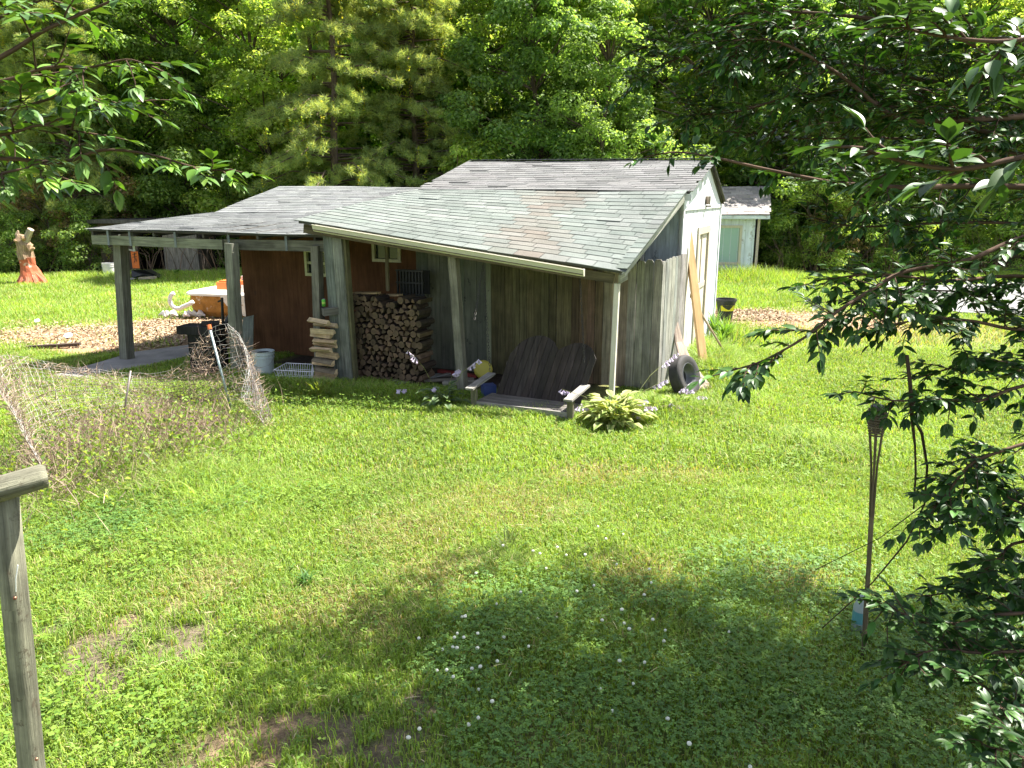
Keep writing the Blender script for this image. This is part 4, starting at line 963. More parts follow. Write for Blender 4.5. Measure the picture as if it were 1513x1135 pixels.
GD = [(.24, .35, .10), (.29, .40, .14), (.18, .28, .075)]                               # pale
PN = [(.27, .37, .13), (.34, .42, .16), (.19, .28, .10), (.42, .46, .14)]
tA = tree_proto('broadleaf_tree', 15, 3.8, 230, 330, .17, GA, 3, low=.04)
tB = tree_proto('broadleaf_tree', 14, 3.4, 210, 330, .16, GB, 5, low=.05)
tC = tree_proto('broadleaf_tree', 15, 3.6, 230, 330, .17, GC, 8, low=.04)
tD = tree_proto('broadleaf_tree', 11, 2.9, 150, 300, .14, GD, 12, low=.03)
pA = pine_proto('pine_tree', 14, 4.2, 170, 21, PN); pB = pine_proto('pine_tree', 13, 3.9, 150, 22, PN)
sA = tree_proto('shrub', 3.4, 1.9, 46, 230, .10, GB, 31, low=.05, trunk=.05, clr=.55)
sB = tree_proto('shrub', 2.6, 1.6, 40, 220, .09, GA, 32, low=.03, trunk=.05, clr=.5)
sC = tree_proto('shrub', 3.0, 1.7, 40, 220, .09, GD, 33, low=.05, trunk=.05, clr=.5)
used = set()
def put(proto, px, Y, s=1., rz=None, label='', cat=None, group=None, sx=None):
    x = at(px, 300, Y).x; rz = random.uniform(0, 6.28) if rz is None else rz
    if proto.name in used: o = dup(proto, V(x, Y, 0), rz, (s, s, s) if sx is None else (s * sx, s * sx, s), label)
    else:
        used.add(proto.name); o = proto; o.location = V(x, Y, 0); o.rotation_euler = (0, 0, rz); o.scale = (s, s, s) if sx is None else (s * sx, s * sx, s); o['label'] = label
    o['category'] = cat or ('shrub' if 'shrub' in proto.name else 'tree')
    if group: o['group'] = group
    return o
random.seed(99)
T_ = 'trees along the edge of the woods'
put(pB, 110, 34.5, 1.0, .4, 'dusty olive pine left of the tall dark green broadleaf, above the painted stump', group=T_)
put(pA, -60, 36, 1.0, 2., 'pine at the far left border of the woods', group=T_)
put(tA, 285, 36.8, 1.0, 1.1, 'tall dark green broadleaf tree rising behind left end of the carport roof', group=T_)
put(tB, 395, 37, 1.1, .2, 'bright yellow-green broadleaf squeezed between dark broadleaf and the vine-draped pine', group=T_)
put(pA, 500, 33, 1.05, 3.1, 'large pine draped with yellow vines directly above the carport roof peak', group=T_)
put(pB, 615, 34.5, 1.0, 5.0, 'second vine-hung pine with golden new growth, left of the feathery grey-green tree', group=T_)
put(sA, 690, 31.5, 1.55, .3, 'light lime-green tall shrub behind left end of the white shed ridge', group='shrubs at the edge of the woods')
put(tC, 790, 34, 1.0, 4.0, 'full grey-green tree centred behind the ridge of the main roof', group=T_)
put(tB, 720, 39, 1.15, 2.2, 'bright green tree seen over the gap between pine and grey-green tree', group=T_)
put(tD, 890, 32.5, .95, 1.9, 'pale green low tree just left of the white gable', group=T_)
put(tB, 960, 38, 1.15, 5.2, 'tall sunlit yellow-green tree reaching the sky gap near the upper right', group=T_)
put(tA, 1040, 35.5, 1.0, .5, 'dark green tree behind the white gable end', group=T_)
put(tC, 1150, 36.5, .95, 2.4, 'shadowy green tree behind the white cottage roof', group=T_)
put(tA, 1280, 37, 1.0, 3.6, 'dark tree behind the right end of the driveway clearing', group=T_)
put(tB, 1400, 38, 1.05, .9, 'bright tree seen in pieces through the overhanging branches', group=T_)
put(tA, 1530, 37, 1., 5.5, 'dark green tree at the far right border of the woods', group=T_)
put(tB, 1230, 40, 1.15, 1.9, 'yellow-green tree peeking above the dark trees behind the overhanging branches', group=T_)
put(tC, 200, 38.5, 1.15, 5.9, 'grey-green tree behind the dusty olive pine and the tall dark broadleaf', group=T_)
put(tC, 620, 40, 1.2, .8, 'cool green tree filling the gap behind the two vine-hung pines', group=T_)
put(tA, 20, 39, 1.1, 2.9, 'dark broadleaf behind the leftmost pine and painted stump', group=T_)
put(tB, 860, 41, 1.25, 3.9, 'light green crown showing over the grey-green tree behind the main roof', group=T_)
S_ = 'shrubs at the edge of the woods'
for a in ((sC, 190, 36.6, 1.6, 'light green rounded shrub behind the left corner of the carport roof'), (sB, 110, 32.4, 1.1, 'dark leafy shrub right of the painted stump'),
          (sB, 15, 31.8, .95, 'green shrub growing behind the painted stump'), (sC, 330, 36.4, 1.3, 'small pale shrub above the mid part of the carport roof'),
          (sB, 325, 34.8, .75, 'shrub beside the grey plywood wall of the dark shed'), (sA, 560, 31, 1.0, 'leafy shrub just above the flat ridge of the carport roof'),
          (sC, 860, 30.5, 1.2, 'pale shrub right behind middle of the main roof ridge'), (sA, 1200, 33, 1.1, 'shrub with reddish twigs right of the white cottage'),
          (sB, 1290, 33.5, 1.1, 'dark shrub at back of the mulch patch lawn'), (sA, 1400, 33.8, 1.2, 'sunlit shrub beyond the gravel driveway'), (sC, 1500, 33, 1.2, 'pale shrub at far end of the gravel driveway'),
          (sB, 1160, 34.5, .95, 'dark shrub tucked behind the cottage corner'), (sB, 450, 34, 1.5, 'dark undergrowth shrub under the large vine-draped pine'), (sA, 170, 35, 1.0, 'dim shrub behind the old plywood shed'), (sB, -60, 32, 1.1, 'shrub at the extreme left behind the lawn')):
    put(a[0], a[1], a[2], a[3], None, a[4], group=S_)
BR = [(.30, .20, .11), (.36, .27, .15), (.22, .14, .08), (.20, .22, .07)]
sD = tree_proto('shrub', 3.6, 1.9, 30, 170, .10, BR, 41, low=.25, trunk=.06, clr=.5)
put(sD, 60, 33.2, 1.0, .3, 'half-dead brown-leaved shrub directly behind the painted stump', group=S_)
put(sD, 150, 34.6, 1.3, 2.3, 'taller brown-leaved shrub between painted stump and the dark shed', group=S_)
put(sD, 1240, 33.0, .8, 1.3, 'brown twiggy shrub at the wood edge right of the white cottage', group=S_)
# low brushy twigs
m = MB((.16, .11, .07))
for i in range(260):
    px = random.choice([random.uniform(-40, 330), random.uniform(1150, 1500)]); Y_ = random.uniform(32.0, 34.5); b = V(at(px, 300, Y_).x, Y_, 0); a = random.uniform(-.6, .6)
    m.tube([b, b + V(a * .6, 0, .7), b + V(a * 1.6 + random.uniform(-.4, .4), random.uniform(-.4, .4), random.uniform(.9, 2.0))], [.016, .012, .004], 4, jit((.18, .12, .08), .4))
m.thing('brushwood', 'dry', 'tangled bare brown brush at the foot of the woods', 'brushwood', kind='stuff')
# far wood mass and an added rising slope behind it that hides the horizon sky
m = MB((.06, .075, .03))
xs_ = np.linspace(-120, 120, 25)
for i in range(24):
    for (ya, za, yb, zb) in ((50, -.3, 62, 9), (62, 9, 80, 22)):
        m.face([(xs_[i], ya, za), (xs_[i + 1], ya, za), (xs_[i + 1], yb, zb), (xs_[i], yb, zb)])
o = m.build('added_slope', 'bark'); o['kind'] = 'structure'; o['label'] = 'added slope behind the trees, hiding the horizon sky'
N = 170000
x = rng.uniform(-44, 42, N); y = 42.5 + rng.uniform(0, 1, N) ** 1.5 * 9; z = rng.uniform(0, 1, N) * (17 + 2 * np.sin(x * .7))
g = fbm(x * 1., z, .5)
tone = (.9 + 1.1 * g)[:, None]; col = pal(N, GA + GB[:2], v=.25) * tone
n = unit(rnd_dir(N) * .7 + [0, -.35, .6]); t = unit(np.cross(n, rnd_dir(N))); L = rng.uniform(.3, .55, N)
v, t_, q_, c = leaf_arrays(np.stack([x, y, z], 1), t, n, L, L * .65, col, 'quad', .12, .1)
o = arr_mesh('woods', v, t_, c, 'leaf', quads=q_); tag(o, 'deep mass of woodland foliage behind the front trees', 'woods', kind='stuff')
m = MB((.10, .08, .06))
for i in range(90):
    X_ = random.uniform(-40, 38); Y_ = random.uniform(39, 50); m.tube([V(X_, Y_, -.1), V(X_ + random.uniform(-.3, .3), Y_, 8), V(X_ + random.uniform(-1, 1), Y_, 16)], [random.uniform(.08, .2), .1, .05], 6, jit((.13, .10, .08), .3))
m.thing('distant_trunks', 'bark', 'dim trunks inside the woods behind the front trees', 'woods', kind='stuff')

# ---------- lawn grass ----------
def house_mask(x, y):
    lx = (x + 7.8) * U.x + (y - 14.9) * U.y; ly = (x + 7.8) * W_.x + (y - 14.9) * W_.y
    a = (lx > 3.1) & (lx < 9.9) & (ly > .55 - .42 * np.clip((lx - 5.5) / 2.5, 0, 1)) & (ly < 6)
    sx = (x - 2.92) * U.x + (y - 13.3) * U.y; sy = (x - 2.92) * W_.x + (y - 13.3) * W_.y
    b = (sx < 0) & (sx > -5.2) & (sy > -1.2) & (sy < 4.6)
    c_ = (y > 30.9) & (x > 6.6) & (x < 10.1)
    return a | b | c_
TALL = [(-.2, 10.7, 2.4, .3, .05), (-2.4, 11.7, 1.3, .4, .13), (-3.9, 12.2, 1.8, .5, .13), (-4.5, 8.6, 1.2, 1.2, .24), (-3.3, 7.6, .9, .9, .16), (3.4, 13.2, .5, 1.6, .22), (3.9, 14.8, .5, 2.5, .3), (4.9, 17., .4, 1.2, .35), (2.2, 10.8, 1.2, .6, .12), (8.7, 29.6, 3.2, 1.3, .35), (1.5, 4.4, .6, .5, .08), (.2, 4.9, .5, .4, .07), (-.1, 5.9, .4, .3, .07), (4.1, 8.9, 1., .7, .1), (-6.7, 22, 1.2, 1.2, .15), (-13, 30, 8, 1.2, .15), (-7.7, 14.5, .4, .4, .12), (-4.9, 13.2, .4, .4, .1)]
def hfield(x, y):
    h = .028 + .085 * fbm(x, y, 1.6) ** 1.8 + .04 * np.clip(fbm(x + 50, y, .45) - .52, 0, 1) * 3
    for cx, cy, rx, ry, a in TALL:
        d = ((x - cx) / rx) ** 2 + ((y - cy) / ry) ** 2; h = h + a * np.exp(-d * 1.3)
    return h
def field(N, y0, y1, power=1.0, marg=2.0):
    u = rng.random(N); y = y0 + (y1 - y0) * u ** power; hw = .72 * y + marg; x = rng.uniform(-1, 1, N) * hw
    return x, y
def cull(x, y, dens=None):
    k = ~house_mask(x, y) & ~inpoly(SLAB, x, y) & ~inpoly(DRV, x, y)
    dm = dmask(x, y) * .90; mu = np.maximum(np.clip(emask(MULCH, x, y, .5) + (fbm(x, y, 1.3) - .5) * .8, 0, 1), np.clip(emask(MULCHR, x, y, .5) + (fbm(x, y, 1.3) - .5) * .8, 0, 1)) * .99
    p = (1 - dm) * (1 - mu) * np.clip((33.3 + 1.2 * np.sin(x * .4) - y), 0, 1)
    p *= .55 + .9 * np.clip(fbm(x, y, 3.), 0, .5)
    k &= rng.random(len(x)) < p
    return k
GR = np.array([(.195, .32, .045), (.25, .38, .055), (.33, .43, .075), (.145, .25, .035), (.215, .32, .085)])
def gcol(x, y, N):
    c = GR[rng.choice(5, N, p=[.3, .28, .14, .16, .12])] * rng.uniform(.75, 1.25, (N, 1))
    b = np.clip(fbm(x, y, .7) * 1.5 - .25, 0, 1)[:, None]; c = c * (.8 + .38 * b) * np.array([1, 1, 1]) + np.array([.02, .01, 0]) * b
    dry = np.clip(emask(DRY, x, y, .9) * .62 + .085 + .3 * np.clip(fbm(x + 9, y - 5, 2.2) - .55, 0, 1), 0, .8)
    far = np.clip((y - 9) / 14, 0, 1); dry = dry + far * .02
    k = rng.random(N) < dry; c[k] = pal(int(k.sum()), [(.34, .29, .13), (.42, .36, .18), (.28, .27, .10)], v=.2); return c
def blades(name, x, y, hs_, ws_, label, five=True):
    N = len(x); a = rng.uniform(0, 6.283, N); h = hfield(x, y) * rng.uniform(.55, 1.35, N) * hs_; w = ws_ * rng.uniform(.7, 1.3, N)
    ln = rng.uniform(.3, 1.35, N); dx = np.cos(a) * ln * h; dy = np.sin(a) * ln * h; b = a + 1.57 + rng.uniform(-.5, .5, N); wx = np.cos(b) * w / 2; wy = np.sin(b) * w / 2
    z0 = np.full(N, -.02); col = gcol(x, y, N)
    if five:
        P = np.stack([np.stack([x - wx, y - wy, z0], 1), np.stack([x + wx, y + wy, z0], 1), np.stack([x + wx * .8 + dx * .35, y + wy * .8 + dy * .35, h * .62], 1), np.stack([x - wx * .8 + dx * .35, y - wy * .8 + dy * .35, h * .62], 1), np.stack([x + dx, y + dy, h * (1 - ln * .18)], 1)], 1)
        i = np.arange(N)[:, None] * 5; q = i + [0, 1, 2, 3]; t = i + [3, 2, 4]; cc = np.repeat(col, 5, 0)
    else:
        P = np.stack([np.stack([x - wx, y - wy, z0], 1), np.stack([x + wx, y + wy, z0], 1), np.stack([x + dx, y + dy, h], 1)], 1); t = np.arange(3 * N).reshape(-1, 3); q = None; cc = np.repeat(col, 3, 0)
    o = arr_mesh(name, P.reshape(-1, 3), t, cc, 'grass', quads=q); return tag(o, label, 'grass', kind='stuff')
x, y = field(430000, 3.0, 8.2, .8, 1.6); k = cull(x, y); cl = emask(CLOV, x, y, .6); k &= rng.random(len(x)) > cl * .6
blades('grass', x[k], y[k], 1., .0065, 'near grass of the lawn, thin mixed green and straw blades')
x, y = field(430000, 8.2, 15.5, .85, 2); k = cull(x, y)
blades('grass', x[k], y[k], 1.0, .011, 'mid lawn grass in front of the outbuilding')
x, y = field(300000, 15.5, 34, .8, 3); k = cull(x, y)
blades('grass', x[k], y[k], 1.25, .026, 'far lawn grass running back to the woods', five=False)
# clover and broadleaf ground cover
def cover(name, x, y, size, cols, label, hgt=(.03, .09), v_=.2, leaflets=3):
    N = len(x); z = rng.uniform(*hgt, N) + hfield(x, y) * .35; c0 = np.stack([x, y, z], 1); n = unit(rnd_dir(N) * .32 + [0, 0, 1]); a = rng.uniform(0, 6.28, N); s = size * rng.uniform(.6, 1.3, N); col = pal(N, cols, v=v_); out = []
    for j in range(leaflets):
        b = a + j * 6.283 / leaflets + rng.uniform(-.2, .2, N); d = np.stack([np.cos(b), np.sin(b), np.full(N, .05)], 1)
        d = d - n * (d * n).sum(1, keepdims=True); side = unit(np.cross(d, n))
        L = s[:, None]; P = np.stack([c0, c0 + d * L * .55 + side * L * .42, c0 + d * L + side * L * .22, c0 + d * L - side * L * .22, c0 + d * L * .55 - side * L * .42], 1)
        i = np.arange(N)[:, None] * 5; out.append((P.reshape(-1, 3), i + [0, 3, 4], i + [0, 1, 2, 3], np.repeat(col, 5, 0)))
    v, t, q, c = join(out); return tag(arr_mesh(name, v, t, c, 'grass', quads=q), label, 'ground cover', kind='stuff')
def in_mask(E_, N, soft=.6, jitter=.35, y0=3, y1=13):
    x, y = field(N * 6, y0, y1, .8, 1.6); m_ = emask(E_, x, y, soft) * np.clip(fbm(x, y, 1.8) * 2.2 - .35, 0, 1); k = (rng.random(len(x)) < m_ * (1 - dmask(x, y))) & ~house_mask(x, y); return x[k][:N], y[k][:N]
x, y = in_mask(CLOV, 52000)
cover('clover', x, y, .017, [(.12, .235, .055), (.15, .27, .06), (.09, .18, .045), (.14, .25, .045)], 'clover carpet in the shaded foreground lawn')
x, y = in_mask(WEED, 14000)
cover('ground_ivy', x, y, .030, [(.15, .25, .03), (.19, .29, .04), (.11, .2, .03)], 'light green broadleaf creeper among the lawn grass', hgt=(.03, .13), leaflets=2)
x, y = field(16000, 3., 13, .9, 1.6); k = cull(x, y)
cover('lawn_weeds', x[k], y[k], .024, [(.15, .26, .04), (.10, .19, .035), (.2, .3, .05)], 'scattered small round-leaved weeds in the lawn', hgt=(.02, .06), leaflets=2)
# fallen straw and clippings
x, y = field(15000, 3., 14, .8, 1.6); k = cull(x, y) & (rng.random(len(x)) < .25 + emask(DRY, x, y, 1.) + emask(DIRT, x, y, 1.)); x = x[k]; y = y[k]; N = len(x)
d = rnd_dir(N); d[:, 2] *= .18; c0 = np.stack([x, y, hfield(x, y) * rng.uniform(.4, .9, N)], 1)
v, t, q, cc = leaf_arrays(c0, d, rnd_dir(N) * .3 + [0, 0, 1], rng.uniform(.04, .14, N), rng.uniform(.003, .006, N), pal(N, [(.45, .38, .2), (.36, .3, .15), (.52, .46, .28)]), 'quad', 0, .1)
tag(arr_mesh('straw', v, t, cc, 'dry', quads=q), 'dry straw clippings lying in the lawn', 'straw', kind='stuff')
# clover flowers
fm = MB((.78, .78, .68)); fm.lathe(V(0, 0, .1), [(.001, -.008), (.008, -.006), (.0115, .0), (.010, .007), (.005, .012), (.001, .013)], 8); fm.tube([V(0, 0, 0), V(.004, 0, .095)], .0014, 4, (.12, .2, .05))
f0 = fm.build('clover_flower', 'petal', smooth=True); n_f = 0
for (cx, cy, sx, sy, n_) in ((890, 900, 110, 60, 26), (680, 1015, 60, 55, 16), (700, 940, 40, 40, 5), (620, 1100, 20, 20, 2), (900, 1010, 90, 50, 6), (1010, 1050, 60, 60, 3), (790, 830, 60, 20, 5)):
    for i in range(n_):
        p = gp(cx + random.gauss(0, sx * .8), cy + random.gauss(0, sy * .8))
        o = f0 if n_f == 0 else f0.copy()
        if n_f: COL.objects.link(o)
        n_f += 1; o.location = V(p.x, p.y, random.uniform(-.03, .02)); s = random.uniform(.8, 1.35); o.scale = (s, s, 1); o.rotation_euler = (random.uniform(-.3, .3), random.uniform(-.3, .3), 0)
        tag(o, 'small white clover blossom in the shaded lawn', 'clover flower', 'white clover blossoms in the lawn')
# weed tufts in the lawn
def tuft(px, py, n, L, name, label, cols, w=.014, up=1.2, kind='six'):
    p = gp(px, py); c = np.tile(np.array([p.x, p.y, 0]), (n, 1)) + rnd_dir(n) * [.04, .04, .0]; d = rnd_dir(n); d[:, 2] = np.abs(d[:, 2]) * .6 + up * rng.uniform(.3, 1, n)
    c[:, 2] += rng.uniform(0, .5 * L, n); nn_ = np.cross(d, np.cross([0, 0, 1], d)); v, t, q, cc = leaf_arrays(c, d, nn_, rng.uniform(.6, 1.1, n) * L, np.full(n, w), pal(n, cols), 'six', .2, .35)
    o = arr_mesh(name, v, t, cc, 'grass', quads=q); tag(o, label, 'weed'); return o
tuft(452, 866, 34, .13, 'weed', 'narrow-leaved green weed standing alone in the sunny lawn', [(.07, .16, .03)], .016)
tuft(750, 815, 30, .22, 'weed', 'tall thin weed at the edge of the lawn shadow', [(.13, .17, .05)], .010, 2)
tuft(470, 590, 60, .3, 'weed', 'pale yellow-green weed below the wire basket', [(.25, .3, .06), (.18, .25, .05)], .02, 1.5)
tuft(262, 409, 40, .28, 'weed', 'slender tall green weed in front of the dark shed', [(.09, .22, .04)], .05, 5)
tuft(1330, 600, 50, .25, 'weed', 'bushy weed in the lawn right of the torch head', [(.12, .2, .04)], .02, 1.)
# --- hostas ---
def hosta(name, base, n, L, label, cols, edge, stalks):
    e = empty(name, base, label, 'hosta'); b = np.array(base); a = rng.uniform(0, 6.283, n); el = rng.uniform(.15, 1.15, n)
    d = np.stack([np.cos(a) * np.cos(el), np.sin(a) * np.cos(el), np.sin(el)], 1); r = rng.uniform(.05, .34, n)[:, None] * (L / .17)
    c = b + d * r + [0, 0, .04]; d2 = d.copy(); d2[:, 2] = d2[:, 2] * .4 - .05; up = np.tile([0, 0, 1.], (n, 1)) + d * .15; nn_ = unit(up)
    LL = rng.uniform(.75, 1.2, n) * L; v, t, q, cc = leaf_arrays(c, d2, nn_, LL, LL * .55, pal(n, cols), 'six', .35, .3, edge=np.array(edge)); arr_mesh('leaves', v, t, cc, 'grass', e, quads=q, smooth=True)
    m = MB((.16, .24, .05))
    for i in range(0, n, 2): m.tube([Vector(b) + V(0, 0, 0), Vector(c[i])], .006, 4)
    m.build('stem', 'grass', e)
    for (tp, nf) in stalks:
        tp = Vector(tp); m = MB((.2, .22, .08)); b0_ = Vector(b); mid = lerp(b0_, tp, .55) + V(0, 0, .12); m.tube([b0_, mid, tp], [.004, .0035, .002], 5); st = m.build('flower_stalk', 'grass', e)
        m = MB((.68, .62, .74))
        for k in range(nf + 3):
            f = k / nf; p = lerp(tp, mid, f * .45); a = random.random() * 6.28; dd = V(math.cos(a) * .6, math.sin(a) * .6, -.75).normalized(); rm = dd.to_track_quat('Z', 'Y').to_matrix(); s = random.uniform(1.0, 1.4)
            m.lathe(p + dd * .008, [(.002, 0), (.005 * s, .014 * s), (.009 * s, .034 * s), (.017 * s, .052 * s)], 6, col=jit((.58, .50, .64), .15), M_=rm)
        m.build('flowers', 'petal', st)
    return e
hb = gp(908, 628); hosta('hosta', hb, 170, .21, 'large variegated hosta with lilac bells at the white corner pole', [(.20, .28, .05), (.26, .33, .08), (.15, .24, .045)], (.52, .52, .25),
    [(at(1000, 520, 11.3), 12), (at(955, 655, 9.6), 10), (at(880, 640, 10.0), 9), (at(830, 575, 10.6), 9), (at(1032, 598, 10.8), 9), (at(955, 590, 10.4), 8), (at(975, 635, 10.0), 8), (at(985, 560, 10.9), 9), (at(925, 640, 9.9), 8), (at(855, 600, 10.3), 8), (at(895, 655, 9.7), 7), (at(945, 612, 10.1), 8), (at(968, 600, 10.2), 8)])
hb2 = gp(655, 598); hosta('hosta', hb2, 46, .17, 'smaller dark green hosta in shade left of the porch swing', [(.06, .12, .03), (.05, .10, .03)], (.2, .26, .14), [(at(603, 518, 11.3), 9), (at(677, 545, 11.3), 12), (at(708, 530, 11.2), 9), (at(640, 572, 11.2), 6), (at(585, 575, 11.4), 10)])
hb3 = gp(1000, 610); hosta('hosta', hb3, 16, .12, 'sparse hosta stems with white bells in front of the tyre', [(.16, .25, .05)], (.3, .34, .14), [(at(1012, 572, 11.0), 8), (at(1036, 632, 10.4), 6), (at(1042, 585, 11.1), 7), (at(960, 660, 10.0), 6), (at(1005, 640, 10.3), 7), (at(1058, 622, 10.6), 6), (at(988, 598, 10.7), 8), (at(1024, 575, 11.0), 7)])
# weeds beside gable
for k_, (px, py, hh) in enumerate(((1062, 520, .75), (1068, 505, .9), (1075, 500, .6), (1055, 500, 1.1))):
    tuft(px, py, 60, hh * .5, 'weed', ['feathery tall weed nearest the leaning plank', 'feathery weed in front of the yellow-labelled bucket', 'low feathery weed right of the yellow-labelled bucket', 'tallest feathery weed at the far corner of the white gable'][k_], [(.12, .24, .04), (.17, .3, .05)], .03, 2.2)
tuft(22, 395, 120, .5, 'weed', 'yellow-green leafy plant with pink tips beside the painted stump', [(.3, .36, .05), (.25, .3, .05), (.4, .2, .15)], .16, 1)

# --- wire enclosure ---
fb = [V(-4.85, 7.55, 0), V(-5.75, 8.9, 0), V(-5.75, 10.3, 0), V(-5.0, 11.2, 0), V(-4.1, 11.2, 0), V(-3.55, 10.6, 0), V(-3.35, 9.9, 0)]
ft = [V(-6.1, 8.6, 1.15), V(-6.75, 9.9, 1.05), V(-6.3, 10.9, .62), V(-5.2, 11.3, .55), V(-4.55, 11.35, 1.15), V(-4.0, 11.1, 1.1), V(-3.75, 10.2, .35)]
e = empty('wire_fencing', V(-4.8, 9.6, 0), 'collapsed rusty wire garden fencing held by two metal stakes in tall weeds', 'wire fence')
def cr_(P, t):
    n = len(P) - 1; f = t * n; i = min(n - 1, int(f)); f -= i; p0, p1, p2, p3 = P[max(0, i - 1)], P[i], P[i + 1], P[min(n, i + 2)]
    return .5 * ((2 * p1) + (p2 - p0) * f + (2 * p0 - 5 * p1 + 4 * p2 - p3) * f * f + (3 * p1 - p0 - 3 * p2 + p3) * f ** 3)
def FS(u, v):
    p = lerp(cr_(fb, u), cr_(ft, u), v); bl = .18 * math.sin(math.pi * v); q = .03
    return p + V(math.sin(u * 31 + v * 5) * q - bl * (u - .4) * .0, math.cos(u * 23 + v * 9) * q, math.sin(u * 17 + v * 3) * q + .12 * math.sin(v * 3.14) * math.sin(u * 9))
m = MB((.28, .275, .26)); nv_, nu_ = 17, 74
for j in range(nv_ + 1):
    m.tube([FS(i / 60, j / nv_) + V(random.gauss(0, .006), random.gauss(0, .006), random.gauss(0, .008)) for i in range(61)], .0031, 3, jit((.28, .275, .26), .25), cap=False)
for i in range(nu_ + 1):
    if random.random() < .06: continue
    m.tube([FS(i / nu_ + random.gauss(0, .0015), j / 12) + V(random.gauss(0, .008), random.gauss(0, .008), 0) for j in range(13)], .0029, 3, jit((.28, .26, .24), .3), cap=False)
m.build('wire_mesh', 'rust', e)
for a, b_, cap in ((gp(344, 608), at(309, 482, 11.15), 1), (gp(177, 632), at(193, 548, 10.2), 0)):
    m = MB((.30, .38, .38)); m.tube([a - V(0, 0, .1), b_], .019 if cap else .014, 8, col=(.30, .36, .35) if cap else (.2, .17, .15)); st = m.build('stake', 'metal', e, smooth=True)
    if cap: d = (b_ - a).normalized(); m = MB((.6, .14, .04)); m.tube([b_ - d * .05, b_ + d * .02], .032, 8); m.build('cap', 'plastic', st)
# dead vines climbing the wire + dead weeds
N = 17000; u = rng.random(N); inside = (rng.random(N) < .55) | (u > .62) & (rng.random(N) < .75)
P = np.array([tuple(FS(a, rng.random() ** (1.2) * .95)) for a in u]); c_in = np.stack([rng.normal(-4.75, .5, N), rng.normal(8.9, .75, N), rng.uniform(0, .15, N)], 1)
P[inside] = c_in[inside]; d = rnd_dir(N); d[:, 2] = np.abs(d[:, 2]) * .8 + .35 * inside; d = unit(d); L = np.where(inside, rng.uniform(.15, .5, N), rng.uniform(.06, .28, N)) * rng.uniform(.5, 1.1, N)
s = unit(np.cross(d, rnd_dir(N))) * rng.uniform(.002, .0042, (N, 1)); b1_ = P + d * L[:, None] * .5 + rnd_dir(N) * .02; b2_ = P + d * L[:, None] + rnd_dir(N) * .05
v = np.stack([P - s, P + s, b1_ + s, b1_ - s, b2_], 1).reshape(-1, 3); i = np.arange(N)[:, None] * 5
o = arr_mesh('dead_weeds', v, i + [3, 2, 4], np.repeat(pal(N, [(.30, .225, .16), (.22, .16, .12), (.36, .28, .20), (.21, .15, .13)], v=.25), 5, 0), 'dry', quads=i + [0, 1, 2, 3]); tag(o, 'tan and purplish dead weed stems tangled in the wire fencing', 'dead weeds', kind='stuff')
N = 3800; c = np.stack([rng.normal(-4.7, .7, N), rng.normal(8.8, .9, N), rng.uniform(.02, .4, N)], 1); v, t, q, cc = leaf_arrays(c, rnd_dir(N) + [0, 0, .3], rnd_dir(N) + [0, 0, 1], rng.uniform(.03, .07, N), rng.uniform(.02, .045, N), pal(N, [(.17, .27, .04), (.25, .32, .05), (.12, .2, .04)]), 'quad')
tag(arr_mesh('green_weeds', v, t, cc, 'grass', quads=q), 'green leafy weeds growing up inside the wire fencing', 'weeds', kind='stuff')
